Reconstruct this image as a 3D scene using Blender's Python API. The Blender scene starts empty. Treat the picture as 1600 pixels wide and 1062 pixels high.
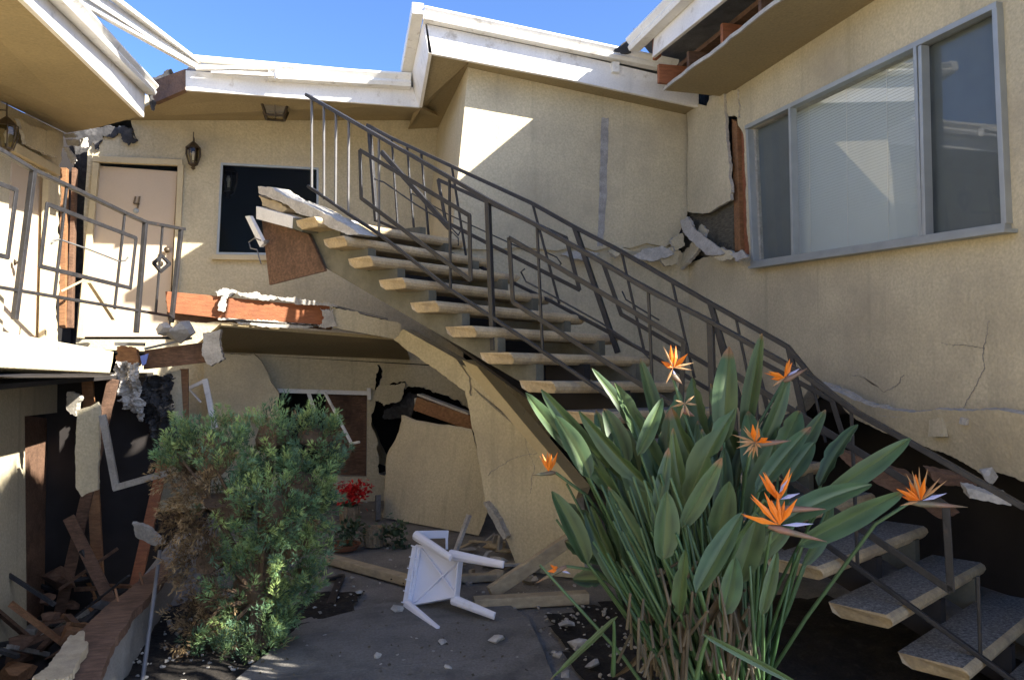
import bpy, bmesh, math, random
from mathutils import Vector as V, Matrix, noise
from mathutils.geometry import tessellate_polygon
sc = bpy.context.scene
COL = sc.collection
rnd = random.Random(7)

# ------------------------------------------------------------------ camera, sky, sun, exposure
CAM = V((0, 0, 1.6)); YAW = math.radians(14); PIT = math.radians(1.47); FPX = 1244.0
cam = bpy.data.cameras.new('camera'); cam.sensor_width = 36; cam.lens = FPX / 1600 * 36
cam.clip_start = 0.05; cam.clip_end = 2000
co = bpy.data.objects.new('camera', cam); COL.objects.link(co); co.location = CAM
co.rotation_euler = (math.pi / 2 + PIT, 0, -YAW); sc.camera = co

SUN = V((1.14, -0.93, 1.0)).normalized()
w = bpy.data.worlds.new('World'); sc.world = w; w.use_nodes = True
nt = w.node_tree; sky = nt.nodes.new('ShaderNodeTexSky'); sky.sky_type = 'NISHITA'; sky.sun_disc = False
sky.sun_elevation = math.asin(SUN.z); sky.sun_rotation = math.atan2(SUN.x, SUN.y)
sky.air_density = 0.55; sky.dust_density = 1.2; sky.ozone_density = 8.0
bg = nt.nodes['Background']; bg.inputs[1].default_value = 0.106; nt.links.new(sky.outputs[0], bg.inputs[0])
sun = bpy.data.lights.new('sun', 'SUN'); sun.energy = 4.6; sun.angle = math.radians(0.5); sun.color = (1, 0.95, 0.87)
so = bpy.data.objects.new('sun', sun); COL.objects.link(so); so.location = (8, -6, 9)
so.rotation_euler = (-SUN).to_track_quat('-Z', 'Y').to_euler()
vs = sc.view_settings; vs.view_transform = 'Standard'; vs.look = 'None'; vs.gamma = 1; vs.exposure = 2.05
sc.render.resolution_x = 1024; sc.render.resolution_y = 679

# ------------------------------------------------------------------ measuring: a photo pixel (1600 wide) to a point on a real plane
FW = V((math.sin(YAW) * math.cos(PIT), math.cos(YAW) * math.cos(PIT), math.sin(PIT)))
RT = V((math.cos(YAW), -math.sin(YAW), 0)); UP = RT.cross(FW)
def ray(x, y): return FW * FPX + RT * (x - 800) + UP * (531 - y)
class Plane:
    def __init__(s, p, n): s.p = V(p); s.n = V(n).normalized()
    def __call__(s, x, y):
        d = ray(x, y); return CAM + d * ((s.p - CAM).dot(s.n) / d.dot(s.n))
def PY(v): return Plane((0, v, 0), (0, 1, 0))
def PX(v): return Plane((v, 0, 0), (1, 0, 0))
def PZ(v): return Plane((0, 0, v), (0, 0, 1))
def PD(d): return Plane(V((math.sin(YAW), math.cos(YAW), 0)) * d, (math.sin(YAW), math.cos(YAW), 0))
def PV(p, q):                                    # vertical plane through two plan points
    a = V((q[0] - p[0], q[1] - p[1], 0)); return Plane((p[0], p[1], 0), (a.y, -a.x, 0))
def L(pl, pts): return [pl(*p) for p in pts]
def rag(pts, amp, step, seed=0, skip=()):        # broken edges: fractal midpoint displacement of a pixel outline
    r = random.Random(seed); out = []
    def split(p, q, a, lv):
        d = math.hypot(q[0] - p[0], q[1] - p[1])
        if d < step * .45 or lv > 5: return []
        t = r.uniform(.35, .65); nx, ny = -(q[1] - p[1]) / d, (q[0] - p[0]) / d; o = r.uniform(-1, 1) * min(a, d * .3)
        m = (p[0] + (q[0] - p[0]) * t + nx * o, p[1] + (q[1] - p[1]) * t + ny * o)
        return split(p, m, a * .72, lv + 1) + [m] + split(m, q, a * .72, lv + 1)
    for i, p in enumerate(pts):
        q = pts[(i + 1) % len(pts)]; out.append(p)
        if i not in skip: out += split(p, q, amp * 1.9, 0)
    return out

# ------------------------------------------------------------------ mesh collector
class MB:
    def __init__(s): s.v = []; s.f = []; s.m = []; s.c = None
    def add(s, vs, fs, m=0):
        b = len(s.v); s.v += [V(x) for x in vs]; s.f += [tuple(b + i for i in f) for f in fs]; s.m += [m] * len(fs); return s
    def prism(s, pts, vec, m=0, holes=(), side=None):
        vec = V(vec); n = len(pts); b0 = len(s.m)
        if not holes:
            s.add(list(pts) + [p + vec for p in pts], [tuple(range(n))[::-1], tuple(range(n, 2 * n))] + [(i, (i + 1) % n, (i + 1) % n + n, i + n) for i in range(n)], m)
            if side is not None: s.m[b0 + 2:] = [side] * n
            return s
        loops = [list(pts)] + [list(h) for h in holes]; allp = [p for l in loops for p in l]; N = len(allp)
        fs = []
        for t in tessellate_polygon(loops): fs += [tuple(t)[::-1], tuple(i + N for i in t)]
        o = 0
        for l in loops:
            k = len(l); fs += [(o + i, o + (i + 1) % k, o + (i + 1) % k + N, o + i + N) for i in range(k)]; o += k
        s.add(allp + [p + vec for p in allp], fs, m)
        if side is not None: s.m[-N:] = [side] * N
        return s
    def box(s, c, sx, sy, sz, rot=None, m=0):
        c = V(c); vs = []
        for z in (-.5, .5):
            for y in (-.5, .5):
                for x in (-.5, .5):
                    p = V((x * sx, y * sy, z * sz)); vs.append(c + (rot @ p if rot else p))
        return s.add(vs, [(0, 2, 3, 1), (4, 5, 7, 6), (0, 1, 5, 4), (2, 6, 7, 3), (0, 4, 6, 2), (1, 3, 7, 5)], m)
    def bx(s, x0, x1, y0, y1, z0, z1, m=0): return s.box(((x0 + x1) / 2, (y0 + y1) / 2, (z0 + z1) / 2), x1 - x0, y1 - y0, z1 - z0, None, m)
    def bar(s, p, q, w, h, up=(0, 0, 1), m=0):   # w across, h along up
        p = V(p); q = V(q); d = (q - p).normalized(); u = V(up)
        a = d.cross(u)
        if a.length < 1e-4: a = d.cross(V((1, .3, 0)))
        a.normalize(); u = a.cross(d).normalized()
        c = [p + a * (i * w / 2) + u * (j * h / 2) for i, j in ((-1, -1), (1, -1), (1, 1), (-1, 1))]
        return s.prism(c, q - p, m)
    def tube(s, path, r, n=8, m=0, cap=True):
        path = [V(p) for p in path]; rs = r if isinstance(r, (list, tuple)) else [r] * len(path)
        vs = []; fs = []
        ref = V((0.31, 0.2, 0.93))
        for i, p in enumerate(path):
            d = (path[min(i + 1, len(path) - 1)] - path[max(i - 1, 0)]).normalized()
            a = d.cross(ref)
            if a.length < .05: a = d.cross(V((1, 0, 0)))
            a.normalize(); b = d.cross(a)
            for k in range(n):
                t = 2 * math.pi * k / n; vs.append(p + (a * math.cos(t) + b * math.sin(t)) * rs[i])
        for i in range(len(path) - 1):
            for k in range(n): fs.append((i * n + k, i * n + (k + 1) % n, (i + 1) * n + (k + 1) % n, (i + 1) * n + k))
        if cap: fs += [tuple(range(n))[::-1], tuple(range((len(path) - 1) * n, len(path) * n))]
        return s.add(vs, fs, m)
    def lathe(s, base, prof, n=8, m=0, axis=V((0, 0, 1))):
        b = V(base); a = axis.orthogonal().normalized(); c = axis.cross(a); vs = []; fs = []
        for r, z in prof:
            for k in range(n):
                t = 2 * math.pi * (k + .5) / n; vs.append(b + axis * z + (a * math.cos(t) + c * math.sin(t)) * max(r, .0005))
        for i in range(len(prof) - 1):
            for k in range(n): fs.append((i * n + k, i * n + (k + 1) % n, (i + 1) * n + (k + 1) % n, (i + 1) * n + k))
        fs += [tuple(range(n))[::-1], tuple(range((len(prof) - 1) * n, len(prof) * n))]
        return s.add(vs, fs, m)
    def hull(s, pts, m=0):
        bm = bmesh.new()
        for p in pts: bm.verts.new(p)
        r = bmesh.ops.convex_hull(bm, input=bm.verts)
        for g in set(x for x in r['geom_interior'] + r['geom_unused'] if isinstance(x, bmesh.types.BMVert)): bm.verts.remove(g)
        bm.verts.index_update()
        s.add([x.co.copy() for x in bm.verts], [tuple(v.index for v in f.verts) for f in bm.faces], m); bm.free(); return s
    def chunk(s, c, r, seed, flat=.6, m=0):
        q = random.Random(seed); R = Matrix.Rotation(q.uniform(0, 6.3), 3, 'Z') @ Matrix.Rotation(q.uniform(-.4, .4), 3, 'X')
        pts = []
        for i in range(16):
            p = V((q.gauss(0, 1), q.gauss(0, 1), q.gauss(0, 1))).normalized() * r * q.uniform(.75, 1.1)
            p.z *= flat; p.x *= q.uniform(.9, 1.3); pts.append(V(c) + R @ p)
        return s.hull(pts, m)

def origin_of(parent):
    o = V((0, 0, 0))
    while parent: o += parent.location; parent = parent.parent
    return o
def ob(name, mb, mats, parent=None, label=None, cat=None, group=None, kind=None, bevel=0, smooth=False, fixn=True, org=None):
    me = bpy.data.meshes.new(name)
    if parent: off = origin_of(parent)
    else:
        if org is None:
            xs = [p.x for p in mb.v]; ys = [p.y for p in mb.v]; zs = [p.z for p in mb.v]
            org = V(((min(xs) + max(xs)) / 2, (min(ys) + max(ys)) / 2, min(zs)))
        off = V(org)
    me.from_pydata([p - off for p in mb.v], [], mb.f)
    if not isinstance(mats, (list, tuple)): mats = [mats]
    for x in mats: me.materials.append(M[x] if isinstance(x, str) else x)
    me.polygons.foreach_set('material_index', mb.m)
    if mb.c:
        at = me.color_attributes.new('col', 'FLOAT_COLOR', 'POINT')
        at.data.foreach_set('color', [x for c in mb.c for x in c])
    if fixn:
        bm = bmesh.new(); bm.from_mesh(me); bmesh.ops.recalc_face_normals(bm, faces=bm.faces); bm.to_mesh(me); bm.free()
    if smooth: me.polygons.foreach_set('use_smooth', [True] * len(me.polygons))
    me.update()
    o = bpy.data.objects.new(name, me); COL.objects.link(o)
    if parent: o.parent = parent
    else: o.location = off
    tag(o, label, cat, group, kind)
    if bevel:
        b = o.modifiers.new('bevel', 'BEVEL'); b.width = bevel; b.segments = 2; b.limit_method = 'ANGLE'; b.angle_limit = math.radians(40)
    return o
def tag(o, label=None, cat=None, group=None, kind=None):
    if label: o['label'] = label
    if cat: o['category'] = cat
    if group: o['group'] = group
    if kind: o['kind'] = kind
def thing(name, label, cat, loc, group=None):
    o = bpy.data.objects.new(name, None); COL.objects.link(o); o.location = loc; o.empty_display_size = .2
    tag(o, label, cat, group); return o

# ------------------------------------------------------------------ materials
M = {}
def mat(name, col, rough=.8, var=.12, vs=3.0, fine=0, bump=0, bs=40.0, dirt=None, ds=1.3, dlo=.5, dhi=.75, spec=.3, metal=0, stretch=None, streak=0):
    m = bpy.data.materials.new(name); m.use_nodes = True; n = m.node_tree.nodes; l = m.node_tree.links; b = n['Principled BSDF']
    b.inputs['Roughness'].default_value = rough; b.inputs['Specular IOR Level'].default_value = spec; b.inputs['Metallic'].default_value = metal
    g = n.new('ShaderNodeNewGeometry'); pos = g.outputs['Position']
    if stretch:
        mp = n.new('ShaderNodeMapping'); mp.inputs['Scale'].default_value = stretch; l.new(pos, mp.inputs[0]); pos = mp.outputs[0]
    def nz(scale, det=4, src=None, rg=.55):
        t = n.new('ShaderNodeTexNoise'); t.inputs['Scale'].default_value = scale; t.inputs['Detail'].default_value = det; t.inputs['Roughness'].default_value = rg
        l.new(src or pos, t.inputs['Vector']); return t.outputs[0]
    def ramp(src, a, c0, c1, e):
        r = n.new('ShaderNodeValToRGB'); r.color_ramp.elements[0].position = a; r.color_ramp.elements[1].position = e
        r.color_ramp.elements[0].color = c0; r.color_ramp.elements[1].color = c1; l.new(src, r.inputs[0]); return r.outputs[0]
    def mix(a, c, fac, mode='MIX'):
        x = n.new('ShaderNodeMix'); x.data_type = 'RGBA'; x.blend_type = mode
        for s_, v_ in ((x.inputs[0], fac), (x.inputs[6], a), (x.inputs[7], c)):
            if hasattr(v_, 'node'): l.new(v_, s_)
            elif isinstance(v_, (int, float)): s_.default_value = v_
            else: s_.default_value = (*v_[:3], 1)
        return x.outputs[2]
    lo = tuple(max(0, x * (1 - var)) for x in col); hi = tuple(min(1, x * (1 + var)) for x in col)
    c = ramp(nz(vs, 5), .3, (*lo, 1), (*hi, 1), .7)
    if fine: c = mix(c, ramp(nz(bs * 1.6, 2), .3, (1 - fine,) * 3 + (1,), (1 + fine * .4,) * 3 + (1,), .7), 1.0, 'MULTIPLY')
    if dirt: c = mix(c, dirt, ramp(nz(ds, 6, g.outputs['Position'], .65), dlo, (0, 0, 0, 1), (1, 1, 1, 1), dhi))
    if streak:
        mp = n.new('ShaderNodeMapping'); mp.inputs['Scale'].default_value = (9, 9, .35); l.new(g.outputs['Position'], mp.inputs[0])
        c = mix(c, tuple(x * .55 for x in col), ramp(nz(1.0, 4, mp.outputs[0]), .56, (0, 0, 0, 1), (streak,) * 3 + (1,), .8))
    l.new(c, b.inputs['Base Color'])
    if bump:
        bp = n.new('ShaderNodeBump'); bp.inputs['Strength'].default_value = bump; bp.inputs['Distance'].default_value = .01
        l.new(nz(bs, 3), bp.inputs['Height']); l.new(bp.outputs[0], b.inputs['Normal'])
    M[name] = m; return m
CRM = (.575, .495, .33)
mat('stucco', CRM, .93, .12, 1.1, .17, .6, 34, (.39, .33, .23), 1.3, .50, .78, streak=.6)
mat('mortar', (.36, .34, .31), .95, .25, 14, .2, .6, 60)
mat('stucco_soffit', (.33, .26, .145), .92, .1, 1.2, .16, .5, 32, (.30, .24, .14), 1.3, .52, .8)  # same paint as stucco, shade and warm bounce under the eaves put into colour
mat('stucco_broken', (.47, .435, .375), .95, .2, 9, .2, .8, 35, (.35, .32, .28), 6)
mat('trim_paint', (.78, .75, .70), .55, .08, 3, .08, .15, 40, (.45, .40, .33), 7, .58, .72, spec=.35, streak=.35)
mat('gutter_paint', (.80, .77, .70), .45, .08, 4, .06, .1, 30, (.42, .36, .28), 9, .58, .74, spec=.4)
mat('cream_trim', (.56, .46, .28), .6, .08, 4, .05, .1, 30)
mat('door_paint', (.56, .45, .33), .55, .05, 2, .03, .05, 30)
mat('iron', (.024, .023, .024), .45, .3, 14, 0, .3, 60, (.06, .036, .022), 14, .6, .75, spec=.4)
mat('iron_light', (.13, .125, .12), .4, .2, 10, 0, .1, 60, (.1, .08, .06), 8, .55, .8, spec=.5)
mat('tread_side', (.50, .38, .22), .78, .2, 5, .18, .4, 40, (.28, .22, .15), 7, .5, .72)
mat('raw_wood', (.27, .135, .06), .75, .3, 6, .15, .4, 30, (.16, .07, .035), 3, .5, .75, stretch=(2, 9, 9))
mat('red_wood', (.31, .115, .05), .72, .25, 6, .15, .4, 30, (.2, .075, .04), 3, .5, .75, stretch=(1.5, 8, 8))
mat('old_wood', (.16, .09, .055), .8, .35, 6, .15, .5, 30, (.07, .04, .025), 4, .5, .7, stretch=(2, 9, 9))
mat('gray_wood', (.33, .30, .25), .85, .2, 8, .2, .5, 40, (.2, .17, .13), 3, .5, .75)
mat('sheathing', (.12, .105, .075), .9, .4, 5, .2, .6, 30, (.05, .045, .035), 4, .5, .7, stretch=(2, 3, 14))
mat('lumber', (.44, .35, .22), .8, .2, 5, .12, .3, 40, (.28, .23, .17), 4, .5, .8, stretch=(3, 3, 6))
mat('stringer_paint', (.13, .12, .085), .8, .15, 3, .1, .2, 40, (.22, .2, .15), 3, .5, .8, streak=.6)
mat('tar_paper', (.045, .043, .042), .85, .4, 8, .2, .9, 18, (.16, .15, .14), 5, .55, .75)
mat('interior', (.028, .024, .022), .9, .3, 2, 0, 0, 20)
mat('interior_gray', (.17, .175, .17), .9, .1, 1)
mat('roofing', (.30, .28, .26), .95, .2, 8, .2, .5, 60)
mat('concrete', (.20, .185, .16), .92, .22, 2.2, .25, .6, 45, (.085, .078, .068), 2.3, .47, .68)
mat('dust', (.24, .22, .19), .97, .2, 3, .22, .8, 60, (.11, .10, .085), 2.2, .45, .7)
mat('paving', (.34, .31, .26), .95, .15, .5, .1, .2, 20)
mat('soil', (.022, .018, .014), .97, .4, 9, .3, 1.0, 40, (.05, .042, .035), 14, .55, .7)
mat('curb_concrete', (.27, .25, .22), .92, .2, 3, .15, .4, 60, (.15, .14, .12), 2.5, .5, .75)
mat('stone', (.34, .32, .29), .9, .3, 6, .15, .5, 40)
mat('plastic', (.80, .80, .86), .35, .03, 3, spec=.5, dirt=(.6, .58, .58), ds=6, dlo=.6, dhi=.85)
mat('aluminium', (.36, .38, .37), .48, .1, 6, 0, .05, 30, (.3, .3, .29), 5, .6, .8, metal=.35)
mat('aggregate', (.20, .185, .16), .85, .6, 75, .3, 1.0, 90, (.33, .31, .27), 60, .54, .62)
mat('basket', (.30, .22, .13), .85, .3, 20, .2, .6, 60)
mat('terracotta', (.30, .12, .06), .85, .15, 8)
mat('red_petal', (.62, .03, .025), .5, .3, 20)
mat('bronze', (.07, .05, .03), .45, .2, 10, spec=.5, metal=.4)
mat('rust', (.20, .10, .05), .85, .3, 20)
mat('blue_tape', (.12, .18, .5), .5, .1, 5)
mat('blind', (.62, .64, .62), .5, .03, 2)
mat('screen_mesh', (.17, .18, .175), .7, .06, 6)
mat('curtain', (.20, .21, .21), .9, .1, 4)
mat('bark', (.13, .085, .05), .9, .3, 10, .2, .6, 40)
mat('numeral', (.19, .145, .095), .4, .1, 5, metal=.5)
def glassy(name, tint, rough=.02, f0=1.5, dens=.0):
    m = bpy.data.materials.new(name); m.use_nodes = True; n = m.node_tree.nodes; l = m.node_tree.links; n.remove(n['Principled BSDF'])
    t = n.new('ShaderNodeBsdfTransparent'); t.inputs[0].default_value = (*tint, 1)
    g = n.new('ShaderNodeBsdfGlossy'); g.inputs['Roughness'].default_value = rough
    fr = n.new('ShaderNodeFresnel'); fr.inputs[0].default_value = f0
    geo = n.new('ShaderNodeNewGeometry'); inv = n.new('ShaderNodeMath'); inv.operation = 'SUBTRACT'; inv.inputs[0].default_value = 1; l.new(geo.outputs['Backfacing'], inv.inputs[1])
    mu = n.new('ShaderNodeMath'); mu.operation = 'MULTIPLY'; l.new(fr.outputs[0], mu.inputs[0]); l.new(inv.outputs[0], mu.inputs[1])
    x = n.new('ShaderNodeMixShader'); l.new(mu.outputs[0], x.inputs[0]); l.new(t.outputs[0], x.inputs[1]); l.new(g.outputs[0], x.inputs[2])
    l.new(x.outputs[0], n['Material Output'].inputs[0]); M[name] = m
glassy('glass', (.95, .97, .96), .01, 1.6)
glassy('glass_dark', (.9, .92, .92), .02, 1.38)
glassy('glass_rear', (.8, .82, .82), .02, 1.12)
glassy('lamp_glass', (.75, .72, .6), .1, 1.5)
def leafmat(name, a, b_, rough=.42, attr=False, spec=.45, transl=.15):
    m = bpy.data.materials.new(name); m.use_nodes = True; n = m.node_tree.nodes; l = m.node_tree.links; b = n['Principled BSDF']
    b.inputs['Roughness'].default_value = rough; b.inputs['Specular IOR Level'].default_value = spec
    if attr:
        c = n.new('ShaderNodeAttribute'); c.attribute_name = 'col'; src = c.outputs['Color']
    else:
        g = n.new('ShaderNodeNewGeometry'); t = n.new('ShaderNodeTexNoise'); t.inputs['Scale'].default_value = 7; t.inputs['Detail'].default_value = 3; l.new(g.outputs['Position'], t.inputs['Vector'])
        r = n.new('ShaderNodeValToRGB'); r.color_ramp.elements[0].color = (*a, 1); r.color_ramp.elements[1].color = (*b_, 1); r.color_ramp.elements[0].position = .3; r.color_ramp.elements[1].position = .7
        l.new(t.outputs[0], r.inputs[0]); src = r.outputs[0]
    l.new(src, b.inputs['Base Color'])
    if transl:
        tr = n.new('ShaderNodeBsdfTranslucent'); l.new(src, tr.inputs[0]); x = n.new('ShaderNodeMixShader'); x.inputs[0].default_value = transl
        l.new(b.outputs[0], x.inputs[1]); l.new(tr.outputs[0], x.inputs[2]); l.new(x.outputs[0], n['Material Output'].inputs[0])
    M[name] = m
leafmat('shrub_leaf', None, None, .7, True, .2, .25)
leafmat('strelitzia', None, None, .45, True, .4, .1)
leafmat('petal_orange', (.75, .16, .01), (.85, .27, .02), .5)
leafmat('petal_dry', (.42, .20, .07), (.5, .33, .17), .7)
leafmat('petal_blue', (.35, .38, .62), (.5, .5, .7), .5)
leafmat('spathe', (.10, .13, .08), (.30, .14, .10), .5)
leafmat('dry_stalk', (.045, .04, .025), (.15, .12, .075), .8)
leafmat('pot_leaf', (.05, .09, .04), (.13, .18, .10), .6)
leafmat('tree_leaf', (.04, .08, .02), (.08, .13, .04), .6)
# slats of the mini blind and the mesh of the insect screens use the plain materials above

# ------------------------------------------------------------------ the setting
HX0, HX1, HY0, HY1 = -4.2, -1.03, 1.5, 9.4          # sunken walkway along the left wing
g = MB(); g.add([(-120, -120, 0), (120, -120, 0), (120, HY0, 0), (-120, HY0, 0), (-120, HY1, 0), (120, HY1, 0), (120, 120, 0), (-120, 120, 0), (HX0, HY0, 0), (HX0, HY1, 0), (HX1, HY0, 0), (HX1, HY1, 0)],
      [(0, 1, 2, 10, 8, 3), (4, 9, 11, 5, 6, 7), (3, 8, 9, 4), (10, 2, 5, 11)])
ob('ground', g, 'paving', kind='structure', label='pale dry ground outside the courtyard')
g = MB(); g.add([(-1.03, 1.2, .004), (8, 1.2, .004), (8, 12, .004), (-1.03, 12, .004)], [(0, 1, 2, 3)]); ob('courtyard_floor', g, 'dust', kind='structure', label='dusty grey courtyard floor strewn with plaster dust')
g = MB(); Z0 = PZ(.0)
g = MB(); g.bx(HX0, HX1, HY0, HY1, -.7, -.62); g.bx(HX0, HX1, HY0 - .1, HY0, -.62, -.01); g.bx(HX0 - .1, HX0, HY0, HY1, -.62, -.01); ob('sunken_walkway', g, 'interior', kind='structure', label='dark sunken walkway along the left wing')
g = MB()
path = [Z0(*p) for p in ((365, 1075), (470, 985), (600, 950), (790, 948), (826, 975), (845, 1015), (868, 1075))]
path += [V((1.3, 2.0, 0)), V((-.2, 2.0, 0))]
def clip(pg, y, keep_above):
    out = []
    for i, p in enumerate(pg):
        q = pg[(i + 1) % len(pg)]; a, b = (p.y >= y) == keep_above, (q.y >= y) == keep_above
        if a: out.append(p)
        if a != b: out.append(p.lerp(q, (y - p.y) / (q.y - p.y)))
    return out
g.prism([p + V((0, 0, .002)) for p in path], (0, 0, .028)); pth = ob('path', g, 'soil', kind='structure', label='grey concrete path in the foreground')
for ya, yb in ((2.0, 3.1), (3.106, 4.12), (4.127, 4.72), (4.727, 6)):
    pg = clip(clip(path, ya, True), yb, False)
    if len(pg) > 2: g = MB(); g.prism([p + V((0, 0, .0302 + .003 * math.sin(ya * 9))) for p in pg], (0, 0, .012)); ob('paving_slab', g, 'concrete', pth, bevel=.005)
def bumpy(name, outline, z, amp, seed, mt, label, n=46):
    xs = [p[0] for p in outline]; ys = [p[1] for p in outline]; x0, x1, y0, y1 = min(xs), max(xs), min(ys), max(ys)
    def inside(x, y):
        r = False; j = len(outline) - 1
        for i in range(len(outline)):
            xi, yi = outline[i]; xj, yj = outline[j]
            if (yi > y) != (yj > y) and x < (xj - xi) * (y - yi) / (yj - yi) + xi: r = not r
            j = i
        return r
    g = MB(); idx = {}
    for i in range(n + 1):
        for j in range(n + 1):
            x = x0 + (x1 - x0) * i / n; y = y0 + (y1 - y0) * j / n
            idx[i, j] = len(g.v); g.v.append(V((x, y, z + amp * (noise.noise(V((x * 5, y * 5, seed))) + .5 * noise.noise(V((x * 17, y * 17, seed)))))))
    for i in range(n):
        for j in range(n):
            if inside(x0 + (x1 - x0) * (i + .5) / n, y0 + (y1 - y0) * (j + .5) / n):
                g.f.append((idx[i, j], idx[i + 1, j], idx[i + 1, j + 1], idx[i, j + 1])); g.m.append(0)
    return ob(name, g, mt, kind='structure', label=label, smooth=True)
bed = [(1.36, 1.6), (1.30, 3.9), (1.40, 4.75), (2.1, 5.0), (3.6, 4.6), (3.6, 1.6)]
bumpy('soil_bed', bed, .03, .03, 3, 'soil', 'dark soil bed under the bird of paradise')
bedl = [(-1.0, 2.2), (-1.0, 5.6), (.35, 5.6), (.1, 4.6), (-.25, 4.2), (-.25, 2.2)]
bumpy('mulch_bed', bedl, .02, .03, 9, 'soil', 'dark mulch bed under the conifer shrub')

# ------------------------------------------------------------------ rear wing
B = PY(9.2)
rear = thing('apartment_building', 'rear stucco wing with numbered door, dark window and broken upper walkway', 'building', (0, 9.2, 0))
win = [(345, 254), (498, 262), (497, 399), (338, 397)]; dr = [(150, 247), (283, 252), (268, 530), (124, 530)]
g = MB(); outer = rag([(720, 130), (724, 572), (345, 552), (118, 540)], 2, 20, 5, skip=(0, 1, 2)) + [(118, 540)]
outer = [(720, 130), (724, 572), (345, 552), (118, 545), (122, 480), (130, 420), (131, 330), (136, 260), (137, 236), (150, 214), (168, 206), (178, 214), (186, 196), (205, 205), (214, 222), (206, 196), (196, 150)]
g.prism(L(B, outer), (0, .14, 0), holes=[L(B, win), L(B, dr)], side=1); ob('upper_wall', g, ['stucco', 'stucco_broken'], rear)
B2 = PY(9.23)
g = MB(); g.prism(L(B2, [(153, 259), (277, 268), (263, 526), (128, 526)]), (0, .045, 0)); door = ob('door', g, 'door_paint', rear, bevel=.003)
B1 = PY(9.215)
g = MB()
def strokes(pl, segs, w, dep=.012):
    for a, b in segs: g.bar(pl(*a), pl(*b), dep, w, up=(0, 0, 1) if abs(a[0] - b[0]) > abs(a[1] - b[1]) else (1, 0, 0))
strokes(B1, [((212, 307), (209, 318)), ((209, 318), (218, 319)), ((218, 307), (215, 325))], .016); ob('numeral', g, 'numeral', door)
g = MB(); g.lathe(B1(212, 329) + V((0, .02, 0)), [(.03, 0), (.03, .01), (.015, .018)], 12, axis=V((0, -1, 0))); ob('door_viewer', g, 'aluminium', door)
g = MB(); g.lathe(B1(262, 391) + V((0, .02, 0)), [(.03, 0), (.012, .015), (.012, .035), (.03, .045), (.032, .065), (.012, .08)], 14, axis=V((0, -1, 0))); ob('knob', g, 'bronze', door, smooth=True)
g = MB(); P = PY(9.185)
g.bar(P(146, 249), P(286, 255), .06, .065); ob('door_head', g, 'cream_trim', rear, bevel=.003)
for a, b in (((283, 258), (271, 528)), ((151, 255), (126, 528))):
    g = MB(); g.bar(P(*a), P(*b), .06, .06, up=(1, 0, 0)); ob('door_jamb', g, 'cream_trim', rear, bevel=.003)
# window in the rear wing
g = MB()
for i in range(4):
    a = B(*win[i]); b = B(*win[(i + 1) % 4]); e = (b - a).normalized() * .02
    g.bar(a - e + V((0, .03, 0)), b + e + V((0, .03, 0)), .05 + .002 * (i % 2), .045, up=(0, 0, 1) if i % 2 == 0 else (1, 0, 0))
wf = ob('window_frame', g, 'aluminium', rear)
g = MB(); g.prism(L(PY(9.235), win), (0, .006, 0)); ob('pane', g, 'glass_rear', wf)
g = MB(); g.bar(PY(9.17)(332, 402), PY(9.17)(504, 405), .08, .05); ob('window_sill', g, 'cream_trim', wf)
g = MB()                                           # rooms behind: floor, back, sides, ceiling
g.bx(-2.75, 3.4, 11.6, 11.7, 0, 4.5); g.bx(-2.85, -2.75, 9.5, 11.7, 0, 4.5); g.bx(3.4, 3.5, 9.36, 11.7, 0, 4.5)
g.bx(-2.75, 3.4, 9.36, 11.6, 4.36, 4.4); g.bx(-2.75, 3.4, 9.36, 11.6, 1.68, 1.76); ob('interior_wall', g, 'interior_gray', rear)
# roof overhang
g = MB(); F8 = PY(8.0)
sof = [F8(290, 141), F8(656, 168), B(700, 190), B(186, 190), PY(8.6)(238, 163)]
sof = [V((p.x, p.y + (.036 if i < 2 else 0), p.z + .012)) for i, p in enumerate(sof)]
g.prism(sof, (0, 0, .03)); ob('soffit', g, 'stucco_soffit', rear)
g = MB(); a0, a1, b0, b1 = F8(290, 141), F8(656, 168), F8(290, 110), F8(645, 136)
g.prism([a0, a1, b1, b0], (0, .035, 0)); ob('fascia', g, 'trim_paint', rear, bevel=.004)
def gutter(p, q, out, sc_=1.0):
    out = V(out); up = V((0, 0, 1)); pr = [(0, 0), (.085, 0), (.10, .03), (.088, .05), (.115, .085), (.115, .10), (.10, .10), (.10, .088), (.01, .03), (.01, .10), (0, .10)]
    g = MB(); g.prism([V(p) + out * (x * sc_) + up * (y * sc_) for x, y in pr], V(q) - V(p)); return g
ob('gutter', gutter(F8(420, 128) + V((0, -.005, 0)), F8(640, 141) + V((0, -.005, 0)), (0, -1, 0), 1.25), 'gutter_paint', rear)
g = MB(); g.bar(PY(7.93)(300, 92), PY(7.93)(640, 122), .10, .045); g.bar(PY(7.97)(300, 103), PY(7.97)(430, 110), .05, .03); ob('roof_edge', g, 'gutter_paint', rear, bevel=.004)
g = MB(); g.bar(PY(7.9)(306, 107), PY(7.88)(432, 106), .05, .035); g.bar(PY(7.88)(432, 108), PY(7.86)(434, 124), .05, .04); g.bar(PY(7.91)(330, 112), PY(7.88)(430, 118), .04, .03); ob('bent_gutter_strip', g, 'gutter_paint', rear)
g = MB(); zt = F8(290, 100).z
g.prism([V((-1.17, 8.04, zt - .1)), V((1.0, 8.04, zt - .02)), V((1.0, 12, zt)), V((-1.9, 12, zt)), V((-1.62, 9.2, zt - .1))], (0, 0, .09)); ob('roof', g, 'roofing', rear)
g = MB(); q0, q1 = F8(289, 140), PY(8.6)(238, 162); q2, q3 = PY(8.6)(230, 130), F8(289, 108)
g.prism([q0, q1, q2, q3], (.05, .03, 0)); ob('broken_roof_end', g, 'old_wood', rear)
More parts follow.
